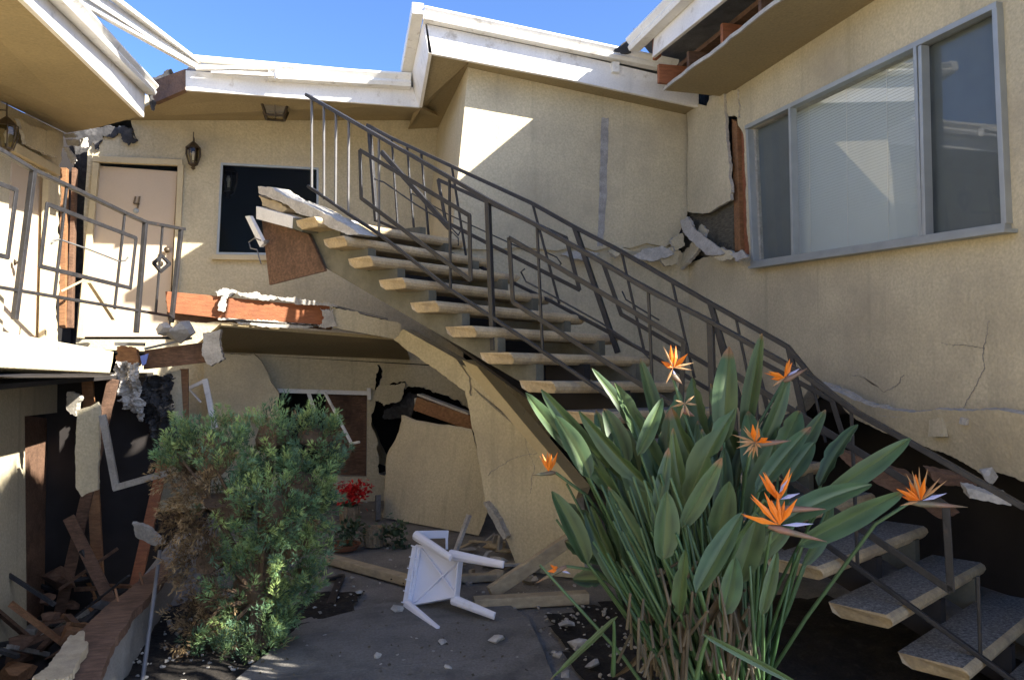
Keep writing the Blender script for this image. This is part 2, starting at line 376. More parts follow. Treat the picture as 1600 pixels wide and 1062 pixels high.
g = MB(); g.prism(L(PY(8.62), rag([(236, 124), (268, 108), (262, 118), (240, 130)], 2, 8, 3)), (0, .12, .0)); ob('torn_roofing', g, 'tar_paper', rear)
# upper walkway, broken
g = MB(); s0 = [F8(345, 510), F8(628, 532), B(640, 562), B(300, 548)]
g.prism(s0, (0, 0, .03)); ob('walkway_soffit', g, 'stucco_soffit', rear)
FR = PY(7.96)
g = MB(); g.prism(L(FR, [(258, 455), (335, 462), (430, 472), (515, 478), (517, 508), (420, 505), (340, 497), (262, 488)]), (0, .09, 0)); ob('rim_beam', g, 'red_wood', rear, bevel=.004)
g = MB(); g.prism(L(PY(7.94), rag([(518, 480), (560, 488), (626, 506), (626, 531), (530, 514), (519, 508)], 1.5, 10, 3, skip=(2, 3))), (0, .13, 0), side=1); ob('walkway_edge', g, ['stucco', 'stucco_broken'], rear)
g = MB(); g.prism([PY(7.97)(520, 479), PY(7.97)(606, 500), PY(8.9)(590, 500), PY(8.9)(520, 486)], (0, 0, .02)); ob('walkway_deck', g, 'concrete', rear)
g = MB(); g.prism(L(PY(8.12), rag([(258, 470), (520, 490), (518, 515), (262, 500)], 2, 14, 8)), (0, .04, 0)); ob('joist', g, 'old_wood', rear)
for sd, pts in ((1, [(334, 456), (350, 450), (372, 456), (362, 462), (340, 463)]), (2, [(366, 458), (400, 455), (425, 461), (440, 467), (400, 466)]), (3, [(430, 464), (470, 466), (510, 473), (528, 479), (470, 476)]), (4, [(345, 466), (357, 463), (352, 486), (340, 484)]), (5, [(500, 482), (522, 484), (526, 510), (498, 512), (506, 496)]), (6, [(340, 499), (420, 502), (500, 509), (470, 512), (380, 506)])):
    g = MB(); g.prism(L(PY(7.93 - .005 * sd), rag(pts, 1.6, 6, sd)), (0, .17 if sd < 4 else .04, .01)); ob('broken_stucco_edge', g, 'stucco_broken', rear)
# ground floor of the rear wing
g = MB()
lw = [(345, 552), (860, 582), (860, 800), (150, 800), (150, 600), (250, 556)]
hole = rag([(586, 606), (589, 570), (596, 574), (592, 603), (612, 598), (634, 596), (634, 608), (655, 604), (700, 618), (745, 640), (748, 760), (640, 765), (592, 740), (580, 660)], 2.5, 12, 11)
g.prism(L(B, lw), (0, .12, 0), holes=[L(B, [(434, 611), (574, 614), (573, 745), (430, 740)]), L(B, hole)], side=1); ob('lower_wall', g, ['stucco', 'stucco_broken'], rear)
g = MB(); g.prism(L(PY(9.12), rag([(588, 606), (612, 601), (633, 598), (626, 625), (600, 634), (586, 626)], 1.5, 8, 4)), (.01, .04, 0), side=1); ob('cracked_panel', g, ['stucco', 'stucco_broken'], rear)
g = MB(); g.prism(L(PY(9.32), rag([(600, 640), (640, 612), (655, 622), (640, 655), (600, 655)], 2, 8, 14)), (.01, .03, 0)); ob('torn_paper', g, 'tar_paper', rear)
g = MB(); g.bar(PY(9.14)(432, 610), PY(9.14)(578, 614), .05, .045); g.bar(PY(9.135)(576, 606), PY(9.135)(577, 624), .05, .04, up=(1, 0, 0)); wl = ob('window_frame', g, 'trim_paint', rear)
g = MB(); g.bar(PY(9.15)(482, 613), PY(9.1)(492, 645), .04, .04, up=(1, 0, 0)); ob('mullion', g, 'trim_paint', wl)
g = MB(); g.prism(L(PY(9.3), [(510, 616), (574, 618), (572, 745), (500, 742)]), (0, .02, 0)); ob('plywood_backing', g, 'old_wood', rear)
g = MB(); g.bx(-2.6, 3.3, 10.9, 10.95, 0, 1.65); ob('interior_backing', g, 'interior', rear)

# ------------------------------------------------------------------ stair bay (projecting stucco block)
FY = PY(7.33)
bay = thing('stair_bay', 'projecting stucco bay beside the stairs, sunlit patch under its white gutter', 'building', (2.5, 7.33, 0))
g = MB(); up = [(733, 96), (1076, 160), (1074, 335), (1058, 372), (1040, 386), (1010, 380), (985, 388), (960, 384), (930, 392), (905, 384), (870, 392), (820, 386), (760, 390), (704, 388)]
g.prism(L(FY, up), (0, .15, 0)); ob('upper_wall', g, 'stucco', bay)
g = MB(); low = [(703, 370), (760, 372), (820, 370), (870, 374), (905, 370), (930, 374), (960, 370), (985, 376), (1010, 374), (1040, 382), (1066, 395), (1085, 415), (1085, 800), (960, 800), (915, 655), (820, 560), (703, 462)]
g.prism(L(PY(7.36), low), (0, .15, 0)); ob('lower_wall', g, 'stucco', bay)
g = MB(); p0, p1 = FY(732, 100), FY(690, 800)
def side(p, y): return V((p.x, y, p.z))
tl_ = FY(733, 96); ml = FY(704, 388); bl = FY(690, 800)
g.prism([side(tl_, 7.482), side(ml, 7.482), side(ml, 9.19), side(tl_, 9.19)], (.12, 0, 0)); bl2 = FY(702, 455); g.prism([side(ml + V((.02, 0, 0)), 7.512), side(bl2 + V((.02, 0, 0)), 7.512), side(bl2 + V((.02, 0, 0)), 9.19), side(ml + V((.02, 0, 0)), 9.19)], (.12, 0, 0)); ob('side_wall', g, 'stucco', bay)
g = MB(); Q = PY(7.05)
g.prism(L(Q, [(669, 83), (890, 125), (1092, 168), (1092, 142), (1045, 120), (900, 86), (664, 37)]), (0, .04, 0)); ob('fascia', g, 'trim_paint', bay, bevel=.004)
g = gutter(Q(661, 36) + V((0, -.003, 0)), Q(1052, 117) + V((0, -.003, 0)), (0, -1, 0), 1.05); ob('gutter', g, 'gutter_paint', bay)
g = MB(); g.prism([Q(661, 34), Q(670, 83), PY(8.0)(655, 168), PY(8.0)(641, 122)], (.03, 0, 0)); ob('fascia_return', g, 'trim_paint', bay)
g = MB(); a = Q(659, 30); b = PY(8.0)(641, 124); g.prism([a + V((-.10, -.1, .0)), b + V((-.10, 0, 0)), b + V((-.10, 0, .1)), a + V((-.10, -.1, .1))], (.105, 0, 0)); ob('gutter_return', g, 'gutter_paint', bay, bevel=.005)
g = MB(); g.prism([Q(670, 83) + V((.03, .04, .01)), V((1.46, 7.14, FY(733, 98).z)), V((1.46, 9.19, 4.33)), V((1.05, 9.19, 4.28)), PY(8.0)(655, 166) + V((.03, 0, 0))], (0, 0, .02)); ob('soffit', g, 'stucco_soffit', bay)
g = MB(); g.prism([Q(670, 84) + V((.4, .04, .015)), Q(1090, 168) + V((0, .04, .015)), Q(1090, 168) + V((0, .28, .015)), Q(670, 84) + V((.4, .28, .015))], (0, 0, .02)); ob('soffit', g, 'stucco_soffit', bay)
g = MB(); ra, rb = Q(664, 24), Q(1060, 106)
g.prism([ra + V((.02, .02, 0)), rb + V((0, .02, 0)), rb + V((.4, 4, .05)), ra + V((.02, 4, .05))], (0, 0, .045)); ob('roof', g, 'roofing', bay)
g = MB()
for i in range(40):
    t = rnd.random(); p = Q(664, 20).lerp(Q(950, 77), t) + V((0, rnd.uniform(0, .2), .045)); g.chunk(p, rnd.uniform(.008, .02), i)
ob('roof_gravel', g, 'stone', bay, kind='stuff')
g = MB(); c = PY(7.03)(961, 106); g.bar(c + V((0, 0, .05)), c - V((0, 0, .05)), .06, .07, up=(1, 0, 0)); ob('gutter_outlet', g, 'gutter_paint', bay, bevel=.004)
g = MB(); P = PY(7.325); g.prism(L(P, rag([(940, 184), (951, 184), (949, 300), (942, 385), (933, 385), (937, 300)], .7, 14, 2)), (0, .01, 0)); ob('mortar_patch', g, 'mortar', bay)
SLB = [('b', [(985, 402), (1008, 388), (1036, 384), (1054, 396), (1022, 408)]), ('b', [(1028, 398), (1048, 386), (1064, 392), (1058, 412), (1040, 416)]), ('r', [(1066, 362), (1080, 352), (1112, 378), (1132, 396), (1104, 398), (1086, 382)]), ('r', [(1046, 424), (1062, 400), (1078, 384), (1096, 350), (1104, 358), (1090, 392), (1066, 418), (1052, 434)]), ('b', [(876, 398), (908, 390), (938, 396), (918, 406)]), ('r', [(1110, 396), (1128, 386), (1142, 392), (1150, 402), (1126, 408)]), ('r', [(1062, 345), (1074, 338), (1082, 352), (1070, 368)]), ('b', [(1048, 376), (1066, 364), (1070, 384), (1056, 392)]), ('r', [(1140, 396), (1160, 390), (1170, 402), (1150, 408)]), ('b', [(950, 392), (972, 384), (984, 392), (962, 402)])]
for sd, (k, pts) in enumerate(SLB):
    q = random.Random(sd); base_p = PY(7.22 - .02 * (sd % 3)) if k == 'b' else PX(3.57 - .02 * (sd % 3)); ctr = base_p(*pts[0])
    pl = Plane(ctr, base_p.n + V((q.uniform(-.2, .2), q.uniform(-.2, .2), q.uniform(-.45, .1))))
    g = MB(); g.prism(L(pl, rag(pts, 1.0, 5, sd)), pl.n * (.03 if pl.n.dot(CAM - ctr) < 0 else -.03), side=1); ob('broken_stucco_slab', g, ['stucco' if sd % 2 else 'stucco_broken', 'stucco_broken'], bay)

# ------------------------------------------------------------------ right wing
WX = PX(3.68)
rw = thing('apartment_building', 'right stucco wing with wide aluminium window, torn eave and split corner', 'building', (3.9, 4.5, 0))
wn = [(1168, 198), (1562, 8), (1577, 354), (1179, 413)]
g = MB()
out = [(1150, 132), (1172, 150), (1640, -170), (1640, 800), (1580, 668), (1545, 662), (1510, 664), (1470, 655), (1440, 662), (1415, 652), (1395, 655), (1350, 632), (1300, 606), (1272, 596), (1240, 640), (1150, 700), (1062, 700), (1062, 425), (1085, 405), (1110, 398), (1130, 400), (1150, 392), (1168, 398), (1178, 402)]
out = [(1150, 134), (1640, -190), (1640, 700), (1580, 668), (1545, 662), (1510, 664), (1470, 655), (1440, 662), (1415, 652), (1395, 655), (1350, 632), (1300, 606), (1272, 596), (1240, 640), (1150, 700), (1062, 700), (1062, 425), (1085, 408), (1110, 400), (1128, 404), (1148, 394), (1165, 400), (1171, 404), (1166, 320), (1163, 250), (1160, 206), (1153, 196)]
g.prism(L(WX, rag(out, .8, 16, 21, skip=(0, 1, 2, 13, 14, 15, 16))), (.14, 0, 0), holes=[L(WX, [(1175, 202), (1560, 12), (1575, 352), (1184, 410)])], side=1); ob('wall', g, ['stucco', 'stucco_broken'], rw)
g = MB(); g.bx(3.68, 3.82, 1.3, WX(1640, 200).y - .002, .9, 4.3); ob('wall', g, 'stucco', rw)
g = MB(); g.prism(L(PX(3.63), rag([(1072, 158), (1104, 166), (1108, 150), (1130, 142), (1134, 190), (1138, 250), (1143, 300), (1142, 312), (1118, 326), (1098, 334), (1074, 330)], 1, 14, 6, skip=(0,))), (.03, 0, 0), side=1); ob('corner_stucco', g, ['stucco', 'stucco_broken'], rw)
g = MB(); g.prism(L(PX(3.83), [(1060, 150), (1185, 130), (1185, 430), (1060, 430)]), (.02, 0, 0)); ob('black_backing', g, 'tar_paper', rw)
g = MB(); g.prism(L(PX(3.70), [(1066, 333), (1146, 300), (1146, 400), (1066, 400)]), (.015, 0, 0)); ob('sheathing', g, 'sheathing', rw)
g = MB(); g.prism(L(PX(3.70), [(1143, 186), (1151, 190), (1157, 392), (1148, 392)]), (.09, 0, 0)); ob('stud', g, 'raw_wood', rw, bevel=.003)
g = MB(); g.prism(L(PX(3.74), [(1158, 194), (1166, 196), (1171, 402), (1162, 396)]), (.06, 0, 0)); ob('stud', g, 'red_wood', rw)
g = MB(); g.prism(L(PX(3.66), rag([(1135, 142), (1152, 140), (1154, 184), (1136, 182)], 1, 8, 3)), (.02, 0, 0), side=1); ob('stucco_scrap', g, ['stucco', 'stucco_broken'], rw)
g = MB(); W6 = PX(3.67)
for i in range(9):
    g.tube([W6(1088 + i * 6, 372 + i), W6(1084 + i * 6 + 8, 398)], .0016, 4); g.tube([W6(1088 + i * 6, 398), W6(1096 + i * 6, 372 + i)], .0016, 4)
ob('chicken_wire', g, 'iron', rw, kind='stuff')
# the bulged strip at the foot of the wall
g = MB(); PL = Plane(PX(3.60)(1400, 680), (1, 0, .25))
g.prism(L(PL, rag([(1280, 598), (1350, 630), (1420, 644), (1480, 640), (1560, 640), (1640, 655), (1640, 770), (1600, 752), (1560, 738), (1535, 742), (1500, 720), (1462, 704), (1430, 692), (1390, 678), (1330, 650)], 1.2, 16, 5, skip=(4, 5))), (.05, 0, .01), side=1); ob('cracked_wall_foot', g, ['stucco', 'stucco_broken'], rw)
g = MB(); g.prism(L(PX(3.57), rag([(1284, 598), (1310, 606), (1345, 624), (1380, 632), (1400, 644), (1412, 652), (1380, 650), (1330, 626)], 1.2, 8, 7)), (.03, 0, 0)); ob('plaster_lip', g, 'stucco_broken', rw)
for i, pts in enumerate(([(1452, 655), (1470, 652), (1475, 682), (1450, 682)], [(1500, 652), (1512, 654), (1508, 664), (1498, 662)])):
    g = MB(); g.prism(L(PX(3.55), pts), (.03, 0, 0)); ob('loose_flake', g, 'stucco_broken' if i else 'stucco', rw)
for cr in ([(1545, 500), (1536, 540), (1538, 575), (1520, 610), (1505, 640), (1500, 660)], [(1470, 535), (1500, 538), (1537, 542)], [(1330, 585), (1352, 590), (1380, 612), (1402, 600), (1412, 585)]):
    g = MB(); PC = PX(3.677 if cr[0][1] < 680 else 3.575); r = random.Random(cr[0][0]); p = rag(cr, 1.2, 7, cr[0][0], skip=(len(cr) - 1,)); g.prism(L(PC, p + [(x + r.uniform(.5, 1.6), y + r.uniform(.5, 1.4)) for x, y in p[::-1]]), (.0015, 0, 0)); ob('crack', g, 'gray_wood', rw)
# window
g = MB(); WF = PX(3.665)
def wbar(a, b, w_, up): g.bar(WF(*a), WF(*b), .06, w_, up=up)
wbar((1168, 200), (1563, 8), .036, (0, 0, 1)); wbar((1177, 412), (1577, 354), .04, (0, 0, 1))
wbar((1171, 203), (1180, 408), .034, (0, 1, 0)); wbar((1560, 14), (1575, 350), .034, (0, 1, 0))
rwf = ob('window_frame', g, 'aluminium', rw, bevel=.003)
for a, b in (((1238, 168), (1243, 401)), ((1435, 74), (1444, 372)), ((1443, 72), (1450, 370))):
    g = MB(); wbar(a, b, .028, (0, 1, 0)); ob('mullion', g, 'aluminium', rwf, bevel=.002)
g = MB(); g.bar(PX(3.63)(1176, 418), PX(3.63)(1580, 360), .09, .02); ob('window_sill', g, 'aluminium', rwf)
g = MB(); g.prism(L(PX(3.70), [(1240, 168), (1437, 76), (1445, 374), (1244, 404)]), (.005, 0, 0)); ob('pane', g, 'glass', rwf)
for q in ([(1172, 204), (1237, 172), (1242, 403), (1181, 410)], [(1445, 70), (1561, 14), (1575, 352), (1452, 370)]):
    g = MB(); g.prism(L(PX(3.71), q), (.005, 0, 0)); ob('pane', g, 'glass_dark', rwf)
    g = MB(); g.prism(L(PX(3.74), q), (.003, 0, 0)); ob('insect_screen', g, 'screen_mesh', rwf)
bl = MB(); y1_, y0_ = PX(3.77)(1232, 300).y, PX(3.77)(1446, 300).y
zl, zh = 2.28, 3.72
for i in range(66):
    z = zl + (zh - zl) * i / 66; bl.add([(3.765, y0_, z), (3.765, y1_, z), (3.772, y1_, z + .0235), (3.772, y0_, z + .0235)], [(0, 1, 2, 3)])
ob('blind', bl, 'blind', rwf, kind='stuff')
g = MB()
for t in (.22, .5, .8): y = y0_ + (y1_ - y0_) * t; g.tube([(3.762, y, zl), (3.762, y, zh)], .0025, 5)
ob('blind_cord', g, 'trim_paint', rwf)
# mass of the wing and its dark inside
g = MB(); g.bx(3.83, 9, 1.3, 1.4, 0, 4.3); g.bx(8.9, 9, 1.4, 10.4, 0, 4.3); g.bx(3.9, 8.9, 10.3, 10.4, 0, 4.3); g.bx(3.9, 9, 1.4, 10.3, 4.2, 4.25); ob('outer_wall', g, 'stucco', rw)
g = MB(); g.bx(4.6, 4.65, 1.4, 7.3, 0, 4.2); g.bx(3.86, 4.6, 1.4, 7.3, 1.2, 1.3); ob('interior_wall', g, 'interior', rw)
# eave: soffit sheet, rafters, fascia, gutter, roof
zs = 4.04
ed = [V((3.06, 6.6, zs))]; r_ = random.Random(4); y = 6.6
while y > 1.25:
    y -= .12; ed.append(V((3.06 + r_.uniform(-.012, .015), y, zs)))
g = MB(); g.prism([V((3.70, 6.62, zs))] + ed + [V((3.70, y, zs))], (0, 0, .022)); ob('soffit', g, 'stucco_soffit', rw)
g = MB()
for i in range(len(ed) - 1): g.bar(ed[i] + V((.004, 0, .011)), ed[i + 1] + V((.004, 0, .011)), .016, .03)
ob('torn_soffit_edge', g, 'stucco_broken', rw)
yy = [6.52, 6.18, 5.6, 5.05, 4.45, 3.85, 3.2, 2.6, 2.1]
for i, y in enumerate(yy):
    g = MB(); g.bx(3.09 + (.0 if i else -.12), 3.8, y - .02, y + .02, zs + .03, zs + .20); ob('rafter', g, 'red_wood' if i % 2 == 0 else 'old_wood', rw, bevel=.003)
FA = PX(2.92)
g = MB(); f0, f1, f2 = FA(1019, 90), FA(1164, 2), FA(1024, 52)
yn = 1.2; zlo = lambda y: f0.z + (f1.z - f0.z) * (y - f0.y) / (f1.y - f0.y); hh = .21
g.prism([f0, V((2.92, yn, zlo(f1.y))), V((2.92, yn, zlo(f1.y) + hh)), f0 + V((0, -.05, hh))], (.035, 0, 0)); ob('fascia', g, 'trim_paint', rw, bevel=.004)
g = MB(); g.bx(2.965, 3.0, f0.y - .02, f0.y + .09, f0.z + .01, f0.z + .2); ob('blocking', g, 'red_wood', rw)
gz = f0.z + hh - .055
ob('gutter', gutter((2.915, f0.y + .28, gz), (2.915, yn, gz), (-1, 0, 0), 1.15), 'gutter_paint', rw)
g = MB(); g.prism([V((2.94, f0.y + .3, gz + .10)), V((2.94, yn, gz + .10)), V((9.1, yn, gz + .3)), V((9.1, 10.4, gz + .3)), V((4.2, 10.4, gz + .2)), V((3.4, 7.4, gz + .12))], (0, 0, .12)); ob('roof', g, 'roofing', rw)
g = MB(); g.bx(3.2, 3.9, 1.3, 7.0, zs + .21, zs + .25); ob('roof_sheathing', g, 'old_wood', rw)
g = MB(); g.prism(L(PY(f0.y + .32), rag([(958, 80), (985, 58), (990, 44), (992, 62), (984, 82), (975, 84)], 1, 6, 3)), (.02, .02, 0)); ob('torn_roofing', g, 'tar_paper', rw)

# ------------------------------------------------------------------ left wing
lf = thing('apartment_building', 'left stucco wing with sunlit balcony walkway over a dark collapsed ground floor', 'building', (-2.5, 6, 0))
EX = PX(-1.55)
def ext(a, b, k): return a + (b - a) * k
e0, e1 = EX(225, 184), ext(EX(225, 184), EX(36, 0), 1.8); t0, t1 = EX(227, 140), ext(EX(227, 140), EX(85, 0), 1.8)
g = MB(); g.prism([e0, e1, t1, t0], (-.035, 0, 0)); ob('fascia', g, 'trim_paint', lf, bevel=.004)
ob('gutter', gutter(t0 + V((.004, .02, -.04)), t1 + V((.004, 0, -.04)), (1, 0, 0), .95), 'gutter_paint', lf)
LX = PX(-2.5)
s_far = PX(-2.52)(104, 208); s_near = ext(s_far, PX(-2.52)(0, 158), 2.6)
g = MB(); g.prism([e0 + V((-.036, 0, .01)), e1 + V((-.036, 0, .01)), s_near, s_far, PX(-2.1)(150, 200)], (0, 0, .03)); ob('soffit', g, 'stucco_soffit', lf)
g = MB(); g.prism([t0 + V((-.01, .03, .05)), t1 + V((-.01, 0, .05)), t1 + V((-4, 0, .25)), t0 + V((-4, .0, .3))], (0, 0, .05)); ob('roof', g, 'roofing', lf)
g = MB(); g.prism(L(PY(8.12), rag([(226, 140), (232, 150), (236, 172), (240, 160), (231, 132)], 1, 8, 2)), (.02, .03, 0)); ob('torn_roofing', g, 'tar_paper', lf)
wl_top = [(-300, 8), (0, 158), (100, 208), (97, 232), (92, 262), (96, 300), (90, 360), (95, 420), (88, 470), (92, 545), (-300, 600)]
g = MB(); g.prism(L(LX, rag(wl_top, 1.5, 16, 9, skip=(0, 1, 9, 10))), (-.12, 0, 0), holes=[L(LX, [(18, 240), (72, 270), (64, 545), (2, 555)])]); ob('upper_wall', g, 'stucco', lf)
g = MB(); g.prism(L(PX(-2.53), [(20, 243), (71, 272), (63, 540), (3, 550)]), (-.045, 0, 0)); ld = ob('door', g, 'door_paint', lf)
g = MB(); g.bar(PX(-2.47)(20, 230), PX(-2.47)(90, 268), .05, .085); ob('door_head', g, 'cream_trim', lf, bevel=.003)
g = MB(); g.bar(PX(-2.47)(73, 270), PX(-2.47)(66, 545), .05, .06, up=(0, 1, 0)); ob('door_jamb', g, 'cream_trim', lf)
g = MB(); g.lathe(PX(-2.5)(23, 410) + V((.0, 0, 0)), [(.03, 0), (.012, .015), (.012, .035), (.03, .045), (.032, .065), (.012, .08)], 14, axis=V((1, 0, 0))); ob('knob', g, 'bronze', ld, smooth=True)
g = MB(); y_n = LX(-300, 300).y; g.bx(-2.62, -2.5, -7, y_n - .003, 1.6, 3.4); ob('upper_wall', g, 'stucco', lf)
g = MB(); g.bx(-2.62, -2.5, -7, 2.5, 0, 1.5); ob('lower_wall', g, 'stucco', lf)
g = MB(); ys_ = PX(-1.5)(-260, 500).y; g.bx(-2.6, -1.5, -7, ys_ - .003, 1.53, 1.75); ob('walkway_slab', g, 'stucco', lf, bevel=.008)
# walkway slab
SX = PX(-1.5)
sl = [(178, 549), (-260, 470), (-260, 562), (172, 583), (176, 566)]
g = MB(); g.prism(L(SX, sl), (-1.1, 0, 0)); ob('walkway_slab', g, 'stucco', lf, bevel=.008)
# ground floor
GX = PX(-2.22)
g = MB(); g.prism(L(GX, [(-330, 570), (38, 590), (42, 1000), (-330, 1220)]), (-.12, 0, 0)); ob('lower_wall', g, 'stucco', lf)
g = MB(); g.prism(L(PX(-2.30), [(36, 648), (92, 656), (100, 958), (42, 985)]), (-.045, 0, 0)); ld2 = ob('door', g, 'old_wood', lf)
g = MB(); g.bar(PX(-2.22)(97, 652), PX(-2.22)(107, 958), .1, .09, up=(0, 1, 0)); ob('door_jamb', g, 'cream_trim', lf)
g = MB(); g.bar(PX(-2.20)(40, 988), PX(-2.20)(112, 955), .14, .05); ob('threshold', g, 'gray_wood', lf)
g = MB(); g.prism(L(PX(-2.22), [(38, 592), (165, 588), (165, 636), (38, 650)]), (-.1, 0, 0)); ob('door_header', g, 'stucco', lf)
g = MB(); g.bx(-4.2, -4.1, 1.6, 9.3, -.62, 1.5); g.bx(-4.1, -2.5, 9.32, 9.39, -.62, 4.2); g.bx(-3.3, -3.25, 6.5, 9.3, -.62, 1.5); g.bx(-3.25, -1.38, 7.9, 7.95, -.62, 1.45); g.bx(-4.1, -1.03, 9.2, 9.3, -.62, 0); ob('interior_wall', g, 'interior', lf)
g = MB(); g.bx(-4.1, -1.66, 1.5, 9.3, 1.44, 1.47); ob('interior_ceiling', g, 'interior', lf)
# hanging panel and leaning window frame under the slab
g = MB(); g.prism(L(PD(5.9), rag([(120, 642), (152, 628), (156, 640), (153, 765), (128, 776), (118, 760)], 1, 18, 2)), (.0, .05, 0)); ob('hanging_panel', g, 'stucco', lf)
g = MB(); g.prism(L(PD(6.0), rag([(105, 612), (125, 622), (118, 650), (104, 640)], 1.5, 10, 4)), (.02, .03, 0)); ob('hanging_scrap', g, 'gray_wood', lf)
DB = PD(5.75); g = MB()
g.bar(DB(160, 648), DB(182, 764), .04, .045, up=(1, 0, 0)); g.bar(DB(178, 762), DB(262, 738), .04, .045)
ob('fallen_window_frame', g, 'gray_wood', lf)
# the torn corner between left and rear wings: stud, lath and paper
g = MB(); g.prism(L(PY(9.0), [(94, 262), (104, 262), (102, 512), (92, 512)]), (0, .09, 0)); ob('stud', g, 'raw_wood', lf, bevel=.003)
g = MB(); g.prism(L(PY(9.05), [(112, 262), (118, 262), (112, 512), (104, 512)]), (0, .09, 0)); ob('stud', g, 'old_wood', lf, bevel=.003)
g = MB(); g.prism(L(PY(9.42), [(60, 190), (150, 190), (150, 560), (60, 560)]), (0, .02, 0)); ob('black_backing', g, 'tar_paper', lf)  # black sheet added to stand in for the dark void behind the studs
for i, pts in enumerate(([(98, 210), (112, 208), (120, 214), (102, 216)], [(102, 218), (124, 219), (122, 228), (104, 226)], [(125, 217), (134, 215), (136, 230), (127, 230)], [(98, 230), (104, 230), (118, 252), (113, 257)])):
    g = MB(); g.prism(L(PY(8.8 - .04 * i), rag(pts, .8, 6, i)), (.01, .03, .01)); ob('torn_lath', g, 'stucco_broken', lf)
for i, pts in enumerate(([(28, 186), (60, 200), (96, 212), (92, 246), (70, 240), (40, 226)],)):
    g = MB(); g.prism(L(PX(-2.42), rag(pts, 1.5, 8, 12 + i)), (-.03, 0, 0), side=1); ob('hanging_stucco', g, ['stucco', 'stucco_broken'], lf)
for i, pts in enumerate(([(128, 205), (170, 196), (186, 200), (176, 216), (160, 212), (152, 236), (140, 218)], [(182, 200), (205, 200), (214, 220), (200, 228), (190, 214)])):
    g = MB(); g.prism(L(PY(9.17 - .02 * i), rag(pts, 2, 7, 30 + i)), (.01, .02, .01)); ob('torn_paper', g, 'tar_paper', lf)

# ------------------------------------------------------------------ broken end of the left walkway
bw = thing('broken_walkway_end', 'torn end of the left walkway with brown timber and hanging grey paper', 'walkway', (-1.5, 7.1, 1.0))
D1 = PD(7.15)
g = MB(); g.prism(L(D1, [(226, 547), (322, 534), (322, 566), (224, 577)]), (0, .12, 0)); ob('timber', g, 'old_wood', bw, bevel=.004)
g = MB(); g.prism(L(PD(7.05), rag([(182, 542), (212, 545), (216, 572), (190, 572), (180, 560)], 1.5, 8, 4)), (0, .1, 0)); ob('timber_end', g, 'raw_wood', bw)
g = MB(); g.prism(L(PD(7.0), rag([(317, 520), (344, 514), (345, 545), (349, 562), (330, 572), (316, 556)], 1.2, 7, 6)), (0, .16, 0)); ob('stucco_end', g, 'stucco_broken', bw)
g = MB(); g.chunk(PD(7.0)(283, 518), .12, 5, .85); g.chunk(PD(7.05)(258, 514), .09, 6, .7); ob('concrete_lump', g, 'stone', bw)
g = MB(); g.bar(PD(6.95)(180, 537), PD(6.95)(226, 538), .03, .03); g.bar(PD(7)(226, 545), PD(7.1)(300, 528), .04, .02); ob('bent_flashing', g, 'iron_light', bw)
def inpoly(x, y, pg):
    r = False; j = len(pg) - 1
    for i in range(len(pg)):
        if (pg[i][1] > y) != (pg[j][1] > y) and x < (pg[j][0] - pg[i][0]) * (y - pg[i][1]) / (pg[j][1] - pg[i][1]) + pg[i][0]: r = not r
        j = i
    return r
def sheet(pl, pts, seed, thick, amp=.05, cell=2.2):
    g = MB(); pg = rag(pts, 2.5, 7, seed); xs = [p[0] for p in pg]; ys = [p[1] for p in pg]; idx = {}
    nx, ny = int((max(xs) - min(xs)) / cell) + 1, int((max(ys) - min(ys)) / cell) + 1
    def vid(i, j):
        if (i, j) not in idx:
            x, y = min(xs) + i * cell, min(ys) + j * cell; p = pl(x, y); k = V((x * .06, y * .035, seed)); idx[i, j] = len(g.v)
            g.v.append(p + pl.n * (amp * noise.noise(k) + amp * .6 * abs(noise.noise(k * 2.7)) + amp * .2 * noise.noise(k * 9)))
        return idx[i, j]
    for i in range(nx):
        for j in range(ny):
            if inpoly(min(xs) + (i + .5) * cell, min(ys) + (j + .5) * cell, pg): g.f.append((vid(i, j), vid(i + 1, j), vid(i + 1, j + 1), vid(i, j + 1))); g.m.append(0)
    return g
def thicken(o, t_):
    m_ = o.modifiers.new('solid', 'SOLIDIFY'); m_.thickness = t_
ob('torn_stucco_flap', sheet(PD(6.9), [(176, 572), (196, 568), (214, 570), (217, 600), (217, 660), (198, 640), (182, 615), (170, 590)], 4, .03, .16), 'stucco_broken', bw); thicken(bpy.data.objects['torn_stucco_flap'], .025)
ob('hanging_paper', sheet(PD(7.0), [(219, 584), (262, 584), (272, 640), (282, 690), (262, 705), (240, 690), (222, 660)], 5, .012, .2), 'tar_paper', bw, smooth=False); thicken(bpy.data.objects['hanging_paper'], .008)
g = MB(); g.prism(L(PD(7.3), [(258, 582), (282, 578), (286, 650), (282, 700), (272, 690)]), (0, .05, 0)); ob('stucco_post', g, 'stucco', bw)
g = MB(); g.bar(PD(7.35)(288, 576), PD(7.35)(288, 690), .05, .07, up=(1, 0, 0)); ob('post', g, 'raw_wood', bw)
g = MB(); g.prism(L(PD(6.93), [(219, 556), (232, 552), (228, 568), (222, 572)]), (0, .02, 0)); ob('blue_scrap', g, 'blue_tape', bw)
g = MB(); g.bar(PD(7.6)(296, 606), PD(7.6)(322, 594), .04, .03); g.bar(PD(7.6)(320, 592), PD(7.6)(336, 668), .04, .05, up=(1, 0, 0)); g.bar(PD(7.6)(296, 608), PD(7.6)(314, 628), .02, .012)
ob('bent_window_frame', g, 'trim_paint', None, 'small white window frame bent out of square behind the shrub', 'window frame')
g = MB(); g.prism(L(PY(8.9), rag([(318, 552), (396, 553), (418, 580), (436, 616), (437, 652), (325, 652)], 1.2, 14, 3)), (0, .04, .01)); ob('stucco_sheet', g, 'stucco', None, 'dark tan stucco sheet sagging behind the shrub under the walkway', 'stucco sheet')

